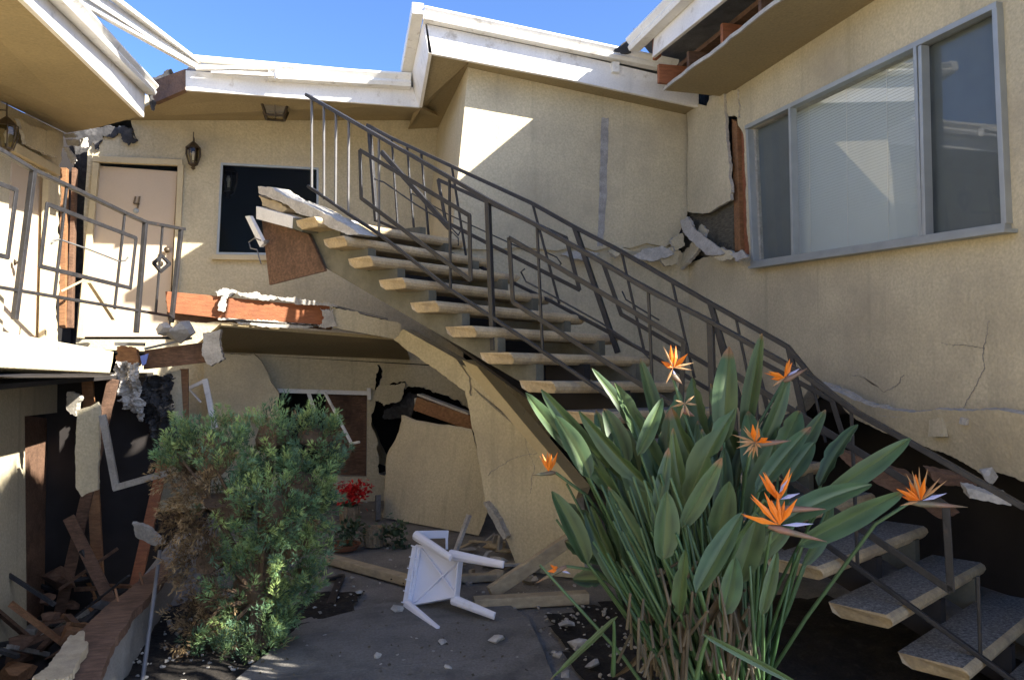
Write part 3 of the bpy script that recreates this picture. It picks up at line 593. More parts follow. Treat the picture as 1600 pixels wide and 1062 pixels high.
# ------------------------------------------------------------------ loose gutter across the sky gap
g = MB(); pa = PX(-1.5)(108, -8); pb = PY(7.95)(306, 104); pa2 = PX(-1.5)(150, -4)
g.bar(pa, pb, .05, .05); g.bar(pa + V((.1, .05, .13)), pb + V((.02, .02, .05)), .05, .03); g.bar(pa + V((.05, 0, .06)), pb + V((0, 0, .02)), .012, .08)
ob('fallen_gutter', g, 'gutter_paint', None, 'loose white gutter length slanting across the blue sky gap', 'gutter')

# ------------------------------------------------------------------ staircase
A = math.radians(-50); RUN = .299; RISE = .17; B0 = V((-.136, 6.297, 2.669)); LA = math.radians(31)
rd = V((math.cos(A), math.sin(A), 0)); ll = V((math.cos(LA), math.sin(LA), 0)); lw_ = V((math.sin(LA), -math.cos(LA), 0)); TL = 1.5; TW = .29
st = thing('staircase', 'tilted outdoor stair with tan open treads and twisted black iron railings', 'staircase', (1.4, 4.5, 0))
def tread_pt(k): return B0 + k * (rd * RUN - V((0, 0, RISE)))
prof = [(0, 0), (.265, 0), (.285, -.012), (.292, -.032), (.285, -.052), (.262, -.072), (.05, -.072), (.02, -.045)]
for k in range(16):
    b = tread_pt(k); r = random.Random(k); dl = V((0, 0, -.03 + r.uniform(-.012, .012)))
    g = MB(); n = len(prof)
    ya = r.uniform(-.014, .014); lj = (ll + V((-ll.y, ll.x, 0)) * ya).normalized(); b = b + ll * r.uniform(-.018, .018)
    c0 = [b + lw_ * x + V((0, 0, z)) + ll * (.0 if z > -.05 else .03) for x, z in prof]; c1 = [p + lj * (TL + (.0 if z > -.05 else -.06)) + dl for p, (x, z) in zip(c0, prof)]
    g.add(c0 + c1, [tuple(range(n))[::-1], tuple(range(n, 2 * n))] + [(i, (i + 1) % n, (i + 1) % n + n, i + n) for i in range(1, n)])
    g.add([c0[0], c0[1], c1[1], c1[0]], [(0, 1, 2, 3)], 1)
    me = ob('tread', g, ['tread_side', 'aggregate'], st, bevel=.006)
for s_, k0, k1, mt_ in ((.16, -1, 6, 'stringer_paint'), (.62, 6, 16, 'interior'), (1.2, -1, 16, 'stringer_paint')):  # lower near stringer near-black, shade under the treads put into its colour
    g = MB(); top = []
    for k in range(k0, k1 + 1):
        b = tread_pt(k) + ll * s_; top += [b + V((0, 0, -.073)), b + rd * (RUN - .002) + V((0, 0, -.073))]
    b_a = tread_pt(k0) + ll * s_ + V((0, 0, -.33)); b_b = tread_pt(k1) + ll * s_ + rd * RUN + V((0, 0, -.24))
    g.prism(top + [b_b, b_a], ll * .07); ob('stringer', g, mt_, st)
g = MB(); b = tread_pt(-1) + V((0, 0, -.30)) + ll * .42  # near-black sheet added to stand in for the shade under the stair
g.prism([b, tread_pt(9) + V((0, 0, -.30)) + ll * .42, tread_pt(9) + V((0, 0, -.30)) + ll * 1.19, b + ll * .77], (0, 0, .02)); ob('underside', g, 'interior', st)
NP = PV((B0 + ll * .17)[:2], (B0 + ll * .17 + rd)[:2]); FP = PV((B0 + ll * 1.36)[:2], (B0 + ll * 1.36 + rd)[:2])
nrm = V((rd.y, -rd.x, 0))
def poly_bar(pl, pts, w_, h_, parent, name, mt='iron', off=0):
    g = MB(); P3 = [p + nrm * off for p in L(pl, pts)]
    for a, b in zip(P3, P3[1:]):
        e = (b - a).normalized() * (h_ * .3); vertical = abs((b - a).normalized().z) > .86
        g.bar(a - e * .5, b + e * .5, w_, h_, up=rd if vertical else (0, 0, 1))
    return ob(name, g, mt, parent, bevel=.003)
def curl(pl, pts, parent):
    g = MB(); g.tube(L(pl, pts), .006, 6); return ob('scroll_rod', g, 'iron', parent, smooth=True)
nr = poly_bar(NP, [(480, 149), (574, 203), (700, 276), (762, 312), (839, 352), (945, 412), (1013, 453), (1110, 502), (1254, 583), (1339, 644), (1424, 692), (1600, 792)], .045, .026, st, 'railing')
tag(nr, 'near iron railing')
poly_bar(NP, [(482, 291), (545, 335), (592, 365), (700, 450), (771, 497), (847, 548), (930, 604), (1293, 852), (1600, 1075)], .028, .022, nr, 'bottom_rail')
for a, b in (((487, 154), (487, 294)), ((506, 164), (506, 312)), ((525, 174), (524, 322)), ((545, 186), (544, 333)), ((592, 214), (592, 364)), ((839, 352), (848, 548)), ((702, 277), (704, 452)), ((1013, 453), (1022, 668)), ((1180, 545), (1186, 778)), ((1330, 638), (1340, 882)), ((1528, 900), (1532, 1026))):
    poly_bar(NP, [a, b], .016, .016, nr, 'baluster', 'iron_light' if a[0] < 600 else 'iron')  # upper balusters in paler iron, the sun on them put into the colour
for a, b in (((762, 312), (771, 546)), ((1110, 502), (1118, 745))):
    poly_bar(NP, [a, b], .034, .034, nr, 'post')
poly_bar(NP, [(563, 235), (734, 337), (736, 438), (565, 310), (563, 235)], .012, .03, nr, 'ornament_frame', off=.004)
poly_bar(NP, [(796, 372), (1069, 534), (1064, 640), (802, 472), (796, 372)], .012, .03, nr, 'ornament_frame', off=.004)
poly_bar(NP, [(1144, 582), (1478, 790), (1486, 922), (1150, 692), (1144, 582)], .012, .034, nr, 'ornament_frame', off=.004)
curl(NP, [(820, 420), (814, 425), (822, 440), (850, 455), (940, 505), (1000, 545), (1015, 560), (1018, 548)], nr)
curl(NP, [(585, 280), (600, 285), (650, 320), (700, 350), (716, 368), (720, 360)], nr)
fr_ = poly_bar(FP, [(575, 196), (612, 216), (700, 257), (832, 318), (898, 355), (971, 393), (1100, 468), (1191, 519), (1231, 542), (1268, 588), (1330, 640)], .045, .03, st, 'railing')
tag(fr_, 'far iron railing, its posts leaning')
poly_bar(FP, [(590, 345), (736, 410), (860, 470), (1013, 552), (1100, 604), (1260, 690)], .028, .026, fr_, 'bottom_rail')
for a, b in (((612, 216), (622, 360)), ((636, 228), (648, 372)), ((658, 238), (671, 382)), ((706, 260), (729, 405)), ((832, 318), (874, 474)), ((971, 393), (1006, 546)), ((1050, 440), (1085, 590)), ((1150, 497), (1180, 640)), ((1267, 588), (1290, 690))):
    poly_bar(FP, [a, b], .017, .017, fr_, 'baluster')
for a, b in (((577, 198), (588, 345)), ((898, 355), (965, 550)), ((1110, 474), (1160, 640)), ((1233, 545), (1262, 680))):
    poly_bar(FP, [a, b], .036, .036, fr_, 'post')
poly_bar(FP, [(685, 281), (885, 372), (906, 453), (697, 347), (685, 281)], .012, .032, fr_, 'ornament_frame', off=.004)
poly_bar(FP, [(943, 412), (1118, 508), (1140, 590), (971, 491), (943, 412)], .012, .032, fr_, 'ornament_frame', off=.004)
poly_bar(FP, [(1180, 560), (1300, 625), (1320, 690), (1200, 640), (1180, 560)], .012, .032, fr_, 'ornament_frame', off=.004)
curl(FP, [(702, 375), (706, 362), (716, 372), (716, 384)], fr_)
curl(FP, [(855, 395), (870, 402), (877, 412), (870, 418)], fr_); curl(FP, [(972, 455), (978, 468), (1000, 482), (1030, 500)], fr_); curl(FP, [(640, 300), (700, 335), (840, 400), (878, 420)], fr_)
poly_bar(PV((B0 + ll * .9)[:2], (B0 + ll * .9 + rd)[:2]), [(597, 238), (702, 356)], .03, .04, st, 'snapped_bar')
# torn landing at the head of the stair
lg = thing('broken_landing', 'splintered landing stub with brown plywood at the head of the stair', 'landing', tread_pt(-1) + V((-.3, .5, -.6)))
NL = PV((B0 + ll * .02)[:2], (B0 + ll * .02 + rd)[:2])
g = MB(); g.prism(L(NL, rag([(403, 291), (422, 292), (455, 310), (495, 327), (545, 354), (562, 366), (540, 366), (492, 342), (462, 332), (440, 316), (404, 302)], .8, 8, 2)), ll * .16); ob('landing_slab', g, 'stucco_broken', lg)
g = MB(); g.prism(L(PV((B0 + ll * .05)[:2], (B0 + ll * .05 + rd)[:2]), rag([(404, 305), (440, 318), (448, 326), (440, 332), (410, 322)], .8, 7, 5)), ll * .5); ob('splintered_wood', g, 'lumber', lg)
g = MB(); g.prism(L(NL, [(400, 322), (458, 338), (456, 357), (400, 342)]), ll * .9); ob('beam', g, 'trim_paint', lg, bevel=.004)
g = MB(); g.prism(L(NL, [(458, 340), (474, 346), (472, 362), (457, 357)]), ll * .8); ob('block', g, 'stringer_paint', lg)
g = MB(); g.prism(L(PV((B0 + ll * .12)[:2], (B0 + ll * .12 + rd)[:2]), [(409, 344), (482, 366), (508, 423), (421, 445)]), ll * .02 + V((0, 0, 0))); ob('plywood', g, 'old_wood', lg)
g = MB(); g.prism(L(NL, [(383, 338), (390, 337), (412, 380), (406, 386)]), ll * .03); ob('hanging_strip', g, 'trim_paint', lg)
g = MB(); g.tube(L(NL, [(408, 376), (398, 372), (389, 378), (392, 388), (402, 390), (404, 400), (408, 412)]), .006, 6); g.chunk(NL(416, 378), .03, 4); ob('loose_wire', g, 'iron_light', lg)

# stucco wall that closed the underside of the stair
sw = thing('stair_skirt_wall', 'cracked tan stucco wall leaning beneath the stair', 'wall', FP(850, 890) * 1.0)
SP = PV((B0 + ll * 1.05)[:2], (B0 + ll * 1.05 + rd)[:2])
g = MB(); g.prism(L(SP, rag([(716, 566), (735, 574), (900, 776), (916, 905), (812, 892), (790, 838), (757, 782), (745, 700), (729, 622)], .9, 20, 5, skip=(1, 2))), nrm * -.1, side=1); ob('main_panel', g, ['stucco', 'stucco_broken'], sw)
g = MB(); g.prism(L(PV((B0 + ll * 1.03)[:2], (B0 + ll * 1.03 + rd)[:2]), rag([(615, 530), (630, 514), (712, 560), (733, 590), (735, 618), (700, 592), (660, 563)], .8, 12, 8, skip=(1, 2))), nrm * -.12, side=1); ob('upper_panel', g, ['stucco', 'stucco_broken'], sw)
g = MB(); g.prism(L(PV((B0 + ll * .97)[:2], (B0 + ll * .97 + rd)[:2]), [(722, 562), (745, 572), (905, 764), (900, 778), (737, 586)]), nrm * -.16); ob('edge_board', g, 'cream_trim', sw)
g = MB(); g.prism(L(PV((B0 + ll * .99)[:2], (B0 + ll * .99 + rd)[:2]), rag([(755, 784), (764, 790), (792, 838), (786, 842)], 1, 8, 4)), nrm * -.06); ob('broken_edge', g, 'stucco_broken', sw)

for cr in ([(735, 602), (788, 650), (838, 690), (872, 722)], [(762, 742), (800, 716), (848, 704)], [(820, 640), (818, 680), (835, 730), (828, 770)]):
    g = MB(); p = rag(cr, 1.4, 7, cr[0][0], skip=(len(cr) - 1,)); r = random.Random(cr[0][0]); SC = PV((B0 + ll * 1.05 + nrm * .003)[:2], (B0 + ll * 1.05 + nrm * .003 + rd)[:2])
    g.prism(L(SC, p + [(x + r.uniform(.4, 1.1), y + r.uniform(.4, 1.1)) for x, y in p[::-1]]), nrm * -.002); ob('crack', g, 'gray_wood', sw)
# fallen sheets and timbers behind the chair
pb0, pb1 = PZ(.02)(598, 808), PZ(.02)(748, 836); bd = (pb1 - pb0).normalized(); nn = bd.cross(V((-.10, .42, 1)).normalized())
LP = Plane(pb0, nn)
g = MB(); g.prism(L(LP, rag([(598, 808), (602, 760), (606, 712), (625, 672), (628, 652), (652, 660), (738, 674), (752, 722), (762, 800), (748, 836)], .8, 22, 5, skip=(9,))), (0, .05, .02)); ob('stucco_sheet', g, 'stucco', None, 'large flat tan stucco sheet leaning behind the white chair', 'stucco sheet')
g = MB(); g.bar(PY(8.6)(636, 700), PY(8.5)(668, 694), .08, .05); g.bar(PY(8.6)(640, 686), PY(8.5)(672, 676), .1, .06); ob('charred_lath', g, 'interior', None, 'dark splintered lath poking from the hole above the fallen sheet', 'lath')
g = MB(); g.bar(PY(8.3)(652, 630), PY(7.9)(742, 662), .1, .14); ob('loose_joist', g, 'raw_wood', None, 'orange joist end lying across the broken wall opening', 'joist', bevel=.005)
g = MB(); g.bar(PY(8.35)(656, 616), PY(7.95)(735, 646), .1, .02); g.bar(PY(8.32)(650, 622), PY(8.3)(652, 642), .09, .03, up=(1, 0, 0)); ob('joist_flashing', g, 'stucco_broken', None, 'pale plaster strip along the top of the orange joist', 'plaster')
g = MB(); g.prism(L(Plane(PZ(.02)(600, 745), (.1, 1, .25)), rag([(560, 648), (572, 644), (606, 728), (598, 742), (580, 700)], 1, 14, 7)), (.03, .03, 0)); ob('leaning_board', g, 'stucco', None, 'narrow tan board leaning in the broken ground-floor window', 'board')
g = MB(); g.tube([PY(8.85)(507, 612), PY(8.7)(548, 690), PZ(.03)(546, 742)], .018, 6); g.tube([PY(8.7)(548, 693), PY(8.65)(562, 690)], .014, 6); ob('bent_window_rail', g, 'trim_paint', None, 'thin bent white window rail hanging right of the shrub top', 'rail')
def plank(a, b, za, zb, w_, h_, label, mt='lumber'):
    g = MB(); g.bar(PZ(za)(*a), PZ(zb)(*b), w_, h_); return ob('plank', g, mt, None, label, 'plank', bevel=.006)
plank((512, 872), (645, 908), .05, .05, .09, .06, 'tan plank on the ground left of the white chair')
plank((740, 942), (918, 932), .05, .05, .10, .07, 'long tan plank lying flat right of the white chair')
pk = MB(); pk.bar(PZ(.06)(766, 926), PD(5.6)(905, 832), .05, .09); ob('plank', pk, 'lumber', None, 'tan plank leaning diagonally against the cracked stair wall', 'plank', bevel=.006)
plank((690, 905), (775, 900), .04, .04, .08, .05, 'short tan plank behind the white chair')
g = MB(); g.bar(PZ(.02)(534, 898), PZ(.02)(516, 944), .05, .02); g.bar(PZ(.03)(512, 905), PZ(.03)(533, 900), .04, .02); ob('bent_bracket', g, 'iron', None, 'small black bent metal strip beside the shrub', 'metal strip')

# ------------------------------------------------------------------ left balcony railing
RP = PV((-1.90, 6.0), (-1.17, 8.05))
lr = thing('balcony_railing', 'black iron balcony railing with rectangle and diamond ornaments at left', 'railing', (-1.5, 7.1, 1.73))
rn = (RP.n if RP.n.y < 0 else -RP.n); rdir = V((.335, .942, 0))
def lbar(pts, w_, h_, name, mt='iron', off=0):
    g = MB(); P3 = [p + rn * off for p in L(RP, pts)]
    for a, b in zip(P3, P3[1:]):
        vertical = abs((b - a).normalized().z) > .8; e = (b - a).normalized() * h_ * .25
        g.bar(a - e, b + e, w_, h_, up=rdir if vertical else (0, 0, 1))
    return ob(name, g, mt, lr, bevel=.003)
lbar([(-120, 165), (0, 235), (52, 266), (124, 299), (195, 333), (227, 347), (287, 358)], .04, .028, 'handrail')
lbar([(-120, 428), (0, 449), (268, 494)], .026, .022, 'bottom_rail')
for a, b in (((52, 268), (23, 497)), ((227, 348), (213, 518)), ((283, 358), (268, 502))): lbar([a, b], .036, .036, 'post')
for a, b in (((104, 293), (85, 464)), ((195, 334), (179, 482)), ((254, 354), (243, 491))): lbar([a, b], .018, .018, 'baluster')
lbar([(73, 319), (212, 372), (203, 450), (62, 416), (73, 319)], .012, .032, 'ornament_frame', off=.004)
lbar([(-70, 262), (25, 297), (11, 402), (-80, 380), (-70, 262)], .012, .032, 'ornament_frame', off=.004)
lbar([(252, 400), (264, 412), (250, 424), (239, 411), (252, 400)], .02, .03, 'diamond_ornament', off=.006)
g = MB(); g.lathe(RP(251, 412), [(.02, -.015), (.028, 0), (.02, .015)], 10, axis=rn); ob('boss', g, 'bronze', lr)
g = MB(); g.tube(L(RP, [(80, 381), (84, 376), (93, 374), (140, 390), (186, 408), (196, 407), (200, 402)]), .007, 6); ob('scroll_rod', g, 'iron_light', lr, smooth=True)
g = MB(); g.bar(PD(7.8)(140, 440), PD(8.2)(178, 498), .04, .035); g.bar(PD(7.9)(96, 455), PD(8)(134, 436), .03, .02); ob('loose_lath', g, 'lumber', None, 'thin loose wooden lath behind the left balcony railing', 'lath')

# ------------------------------------------------------------------ lamps
def lantern(name, label, c, out, k=1.0, hang=False):
    c = V(c); out = V(out); t = thing(name, label, 'lantern', c - V((0, 0, .2 * k)))
    if not hang:
        g = MB(); g.box(c + V((0, 0, .03)) - out * .085 * k, .07 * k if abs(out.y) > .5 else .015, .015 if abs(out.y) > .5 else .07 * k, .16 * k); ob('wall_plate', g, 'bronze', t)
    g = MB(); z = V((0, 0, 1))
    g.tube([c + z * .14 * k - out * .08 * k, c + z * .2 * k - out * .05 * k, c + z * .2 * k, c + z * .14 * k], .008 * k, 6); g.tube([c + z * .14 * k, c + z * .26 * k], .006 * k, 6); ob('arm', g, 'bronze', t)
    g = MB(); g.lathe(c, [(.012 * k, .15 * k), (.03 * k, .135 * k), (.085 * k, .08 * k), (.088 * k, .07 * k), (.07 * k, .07 * k)], 8); ob('cap', g, 'bronze', t); g = MB(); g.lathe(c, [(.03 * k, -.15 * k), (.008 * k, -.17 * k), (.02 * k, -.135 * k), (.055 * k, -.11 * k), (.055 * k, -.10 * k)], 8); ob('finial', g, 'bronze', t)
    g = MB()
    for i in range(8):
        a = 2 * math.pi * (i + .5) / 8; d = V((math.cos(a), math.sin(a), 0))
        g.tube([c + d * .078 * k + z * .07 * k, c + d * .082 * k, c + d * .05 * k - z * .10 * k], .006 * k, 5)
    ob('cage', g, 'bronze', t)
    g = MB(); g.lathe(c, [(.068 * k, .068 * k), (.072 * k, 0), (.044 * k, -.10 * k)], 8); ob('glass', g, 'lamp_glass', t)
    g = MB(); g.lathe(c - z * .06 * k, [(.012 * k, 0), (.012 * k, .04 * k), (.02 * k, .07 * k), (.01 * k, .1 * k)], 8); ob('bulb', g, 'trim_paint', t)
    return t
lantern('wall_lantern', 'small black wall lantern between the numbered door and dark window', PY(9.08)(302, 242), (0, -1, 0), .95)
lantern('wall_lantern', 'black wall lantern at the far left edge beneath the left eave', PX(-2.36)(10, 212), (1, 0, 0), 1.0)
lantern('hanging_lantern', 'black lantern seen inside the left edge of the dark rear window', PY(9.55)(357, 282), (0, -1, 0), 1.25, True)
ct = PY(8.55)(430, 166); t = thing('ceiling_light', 'bronze tapered ceiling light under the rear eave', 'ceiling light', ct)
def sq(z, h): return [ct + V((x * h, y * h, z)) for x, y in ((-1, -1), (1, -1), (1, 1), (-1, 1))]
def frustum(z0, h0, z1, h1): return MB().add(sq(z0, h0) + sq(z1, h1), [(3, 2, 1, 0), (4, 5, 6, 7)] + [(i, (i + 1) % 4, (i + 1) % 4 + 4, i + 4) for i in range(4)])
ob('base', frustum(.04, .13, -.015, .14), 'bronze', t, bevel=.004)
ob('shade', frustum(-.016, .118, -.115, .085), 'lamp_glass', t)
g = MB(); a4, b4 = sq(-.02, .125), sq(-.12, .09)
for i in range(4): g.bar(a4[i], b4[i], .02, .02); g.bar(b4[i], b4[(i + 1) % 4], .02, .02)
for i in range(4): g.bar((a4[i] + a4[(i + 1) % 4]) / 2, (b4[i] + b4[(i + 1) % 4]) / 2, .012, .012)
ob('frame', g, 'bronze', t)

# ------------------------------------------------------------------ low curb wall at left with timber plate
cb = thing('low_wall', 'low concrete curb with broken timber plate at lower left', 'wall', (-.95, 4.2, 0))
g = MB(); g.bx(-1.02, -.90, 1.5, 6.6, -.62, .27); ob('curb', g, 'curb_concrete', cb, bevel=.012)
g = MB(); g.prism(L(PZ(.275), rag([(60, 1085), (150, 1085), (180, 1010), (262, 905), (256, 886), (205, 930), (120, 1005)], 2, 16, 5)), (0, 0, .045)); ob('timber_plate', g, 'old_wood', cb)
g = MB(); g.prism(L(PZ(.325), rag([(50, 1075), (105, 1010), (130, 998), (138, 1018), (100, 1075)], 2.5, 10, 8)), (0, 0, .04)); ob('split_wood', g, 'lumber', cb)
for a, b in (((178, 930), (186, 945)), ((220, 900), (224, 918))):
    g = MB(); g.tube([PZ(.3)(*b), PZ(.3)(*b) + V((-.02, 0, .09))], .007, 6); ob('anchor_bolt', g, 'rust', cb)
g = MB(); p = PZ(.02)(222, 1068); g.tube([p, PD(4.45)(250, 860)], .011, 8); ob('metal_stake', g, 'iron_light', None, 'thin grey metal stake standing beside the low curb', 'stake')
g = MB(); g.prism(L(PD(5.2), rag([(206, 818), (236, 826), (258, 848), (240, 852), (212, 838)], 1, 10, 4)), (0, .03, .01)); ob('stucco_scrap', g, 'gray_wood', None, 'grey plaster scrap wedged left of the shrub above the curb', 'plaster')
g = MB(); g.prism(L(PZ(-.56), rag([(96, 1000), (126, 965), (148, 975), (118, 1000)], 1, 10, 14)), (0, 0, .05)); ob('concrete_scrap', g, 'concrete', None, 'flat grey concrete scrap between dark door and low curb', 'scrap')

# ------------------------------------------------------------------ white plastic chair lying on its side
def chair():
    S = 5.0
    def C(x, y, dd=0): return PD(S + dd)(x, y)
    t = thing('plastic_chair', 'white plastic chair overturned on the dusty ground, legs toward camera', 'chair', PZ(0)(700, 950))
    # seat seen from below: four corners
    tlc, trc, brc, blc = C(656, 852, .25), C(722, 872, .05), C(716, 932, .0), C(642, 946, .15)
    u = (trc - tlc); n = (trc - tlc).cross(blc - tlc).normalized()
    if n.dot(CAM - tlc) < 0: n = -n
    g = MB(); N = 8; top = []
    for j in range(N + 1):
        for i in range(N + 1):
            a, b = i / N, j / N; p = tlc.lerp(trc, a).lerp(blc.lerp(brc, a), b); top.append(p - n * (.02 * (1 - (2 * a - 1) ** 2) * (1 - (2 * b - 1) ** 2)))
    K = len(top); fs = []
    for j in range(N):
        for i in range(N):
            q = (j * (N + 1) + i, j * (N + 1) + i + 1, (j + 1) * (N + 1) + i + 1, (j + 1) * (N + 1) + i); fs += [q, tuple(x + K for x in q)[::-1]]
    edge = [i for i in range(N + 1)] + [(j + 1) * (N + 1) + N for j in range(N)] + [N * (N + 1) + N - 1 - i for i in range(N)] + [(N - 1 - j) * (N + 1) for j in range(N - 1)]
    fs += [(edge[i], edge[(i + 1) % len(edge)], edge[(i + 1) % len(edge)] + K, edge[i] + K) for i in range(len(edge))]
    g.add(top + [p - n * .008 for p in top], fs); seat = ob('seat', g, 'plastic', t, smooth=False)
    g = MB()
    for a, b in ((tlc, brc), (trc, blc)): g.bar(a + n * .004, b + n * .004, .012, .022, up=n)
    ob('rib', g, 'plastic', seat)
    for a, b in ((tlc, trc), (trc, brc), (brc, blc), (blc, tlc)):
        g = MB(); g.bar(a + n * .018, b + n * .018, .012, .055, up=n); ob('apron', g, 'plastic', seat, bevel=.004)
    # backrest: five ribbed slats along the left edge, going away from the camera
    sd = (tlc - trc).normalized(); away = (-n * .75 + sd * .35).normalized()
    g = MB(); e0_, e1_ = C(660, 856, .23), C(645, 944, .15)
    for i in range(7):
        a = e0_.lerp(e1_, i / 6); g.bar(a + n * .03, a + away * .34, .012, .014, up=sd)
    pl_ = [e0_ + n * .03, e1_ + n * .03, e1_ + away * .36, e0_ + away * .36]
    g.prism(pl_, sd * .008); ob('backrest', g, 'plastic', t)
    g = MB(); g.prism([e0_ + n * .02, e1_ + n * .02, e1_ + n * .02 + sd * .055 + n * .02, e0_ + n * .02 + sd * .055 + n * .02], -n * .012)
    for i in range(6):
        a = e0_.lerp(e1_, i / 5) + n * .034; g.bar(a, a + sd * .055 + n * .02, .008, .012, up=n)
    ob('back_edge', g, 'plastic', t, bevel=.003)
    def leg(a, b, w0, w1):
        d = (b - a).normalized(); s1 = d.cross(n).normalized(); s2 = s1.cross(d).normalized(); g = MB()
        sec = lambda p, w_: [p + s1 * w_ * math.cos(x) + s2 * w_ * .8 * math.sin(x) for x in [math.pi * i / 5 for i in range(6)]]
        g.add(sec(a, w0) + sec(a.lerp(b, .5), (w0 + w1) / 2) + sec(b, w1), [(6 * k + i, 6 * k + i + 1, 6 * k + i + 7, 6 * k + i + 6) for k in range(2) for i in range(5)] + [(5, 4, 3, 2, 1, 0), (12, 13, 14, 15, 16, 17), (0, 6, 11, 5), (6, 12, 17, 11)])
        ob('leg', g, 'plastic', t, bevel=.003)
    leg(C(650, 836, .22), C(706, 872, -.2), .034, .023); leg(C(704, 866, .05), C(788, 882, -.3), .034, .023)
    leg(C(708, 936, .0), C(774, 962, -.22), .034, .023); leg(C(636, 944, .12), C(686, 984, -.32), .034, .023)
    g = MB(); g.bar(C(652, 835, .2), C(700, 834, .32), .02, .05); g.bar(C(698, 832, .32), C(698, 858, .3), .016, .016, up=(1, 0, 0)); ob('armrest', g, 'plastic', t, bevel=.004)
chair()

# ------------------------------------------------------------------ potted plants near the shrub
def slat_pot(c, r, h, name, t):
    g = MB(); g.lathe(c, [(r * .8, 0), (r * .95, h), (r * .85, h), (r * .8, h * .8)], 16); o = ob(name, g, 'basket', t)
    for i in range(16):
        a = 2 * math.pi * i / 16; d = V((math.cos(a), math.sin(a), 0)); g = MB(); g.bar(c + d * r * .84, c + d * r * .99 + V((0, 0, h)), .006, r * .3, up=d.cross(V((0, 0, 1)))); ob('slat', g, 'basket', o)
    return o
def leaf_cloud(g, c, r, n, size, seed, flat=.8):
    q = random.Random(seed)
    for i in range(n):
        p = V(c) + V((q.gauss(0, .5) * r, q.gauss(0, .5) * r, q.gauss(0, .45) * r * flat)); d = V((q.gauss(0, 1), q.gauss(0, 1), q.gauss(0, .6))).normalized(); s_ = d.cross(V((q.random(), q.random(), 1))).normalized() * size * .32; d = d * size
        g.add([p, p + d * .45 + s_, p + d, p + d * .45 - s_], [(0, 1, 2, 3)])
c1 = PZ(.02)(546, 822); t1_ = thing('potted_flower', 'slatted basket pot of bright red flowers beside the shrub', 'flower pot', c1)
slat_pot(c1, .10, .2, 'pot', t1_)
g = MB(); leaf_cloud(g, c1 + V((.02, 0, .33)), .14, 420, .05, 3, .75); ob('flowers', g, 'red_petal', t1_, kind='stuff', fixn=False)
g = MB(); leaf_cloud(g, c1 + V((-.02, 0, .2)), .08, 60, .06, 4); ob('leaves', g, 'pot_leaf', t1_, kind='stuff', fixn=False)
c2 = PZ(.02)(584, 852); t2_ = thing('potted_plant', 'grey slatted pot with trailing leaves in front of the fallen sheet', 'potted plant', c2)
slat_pot(c2, .09, .16, 'pot', t2_)
g = MB(); leaf_cloud(g, c2 + V((-.2, -.03, .12)), .16, 300, .05, 5); leaf_cloud(g, c2 + V((.16, -.05, .12)), .13, 220, .05, 6); leaf_cloud(g, c2 + V((.2, -.08, .0)), .08, 60, .05, 16); ob('foliage', g, 'pot_leaf', t2_, kind='stuff', fixn=False)
c3 = PZ(.02)(538, 858); g = MB(); g.lathe(c3, [(.1, 0), (.14, .05), (.13, .05), (.09, .01)], 18); ob('plant_saucer', g, 'terracotta', None, 'brown terracotta saucer at the foot of the shrub', 'saucer', smooth=False)
g = MB(); g.bar(PZ(.02)(590, 812), PZ(.02)(588, 812) + V((0.02, .05, .24)), .12, .05, up=(1, 0, 0)); ob('concrete_block', g, 'concrete', None, 'upright grey block behind the slatted pot', 'block', bevel=.006)

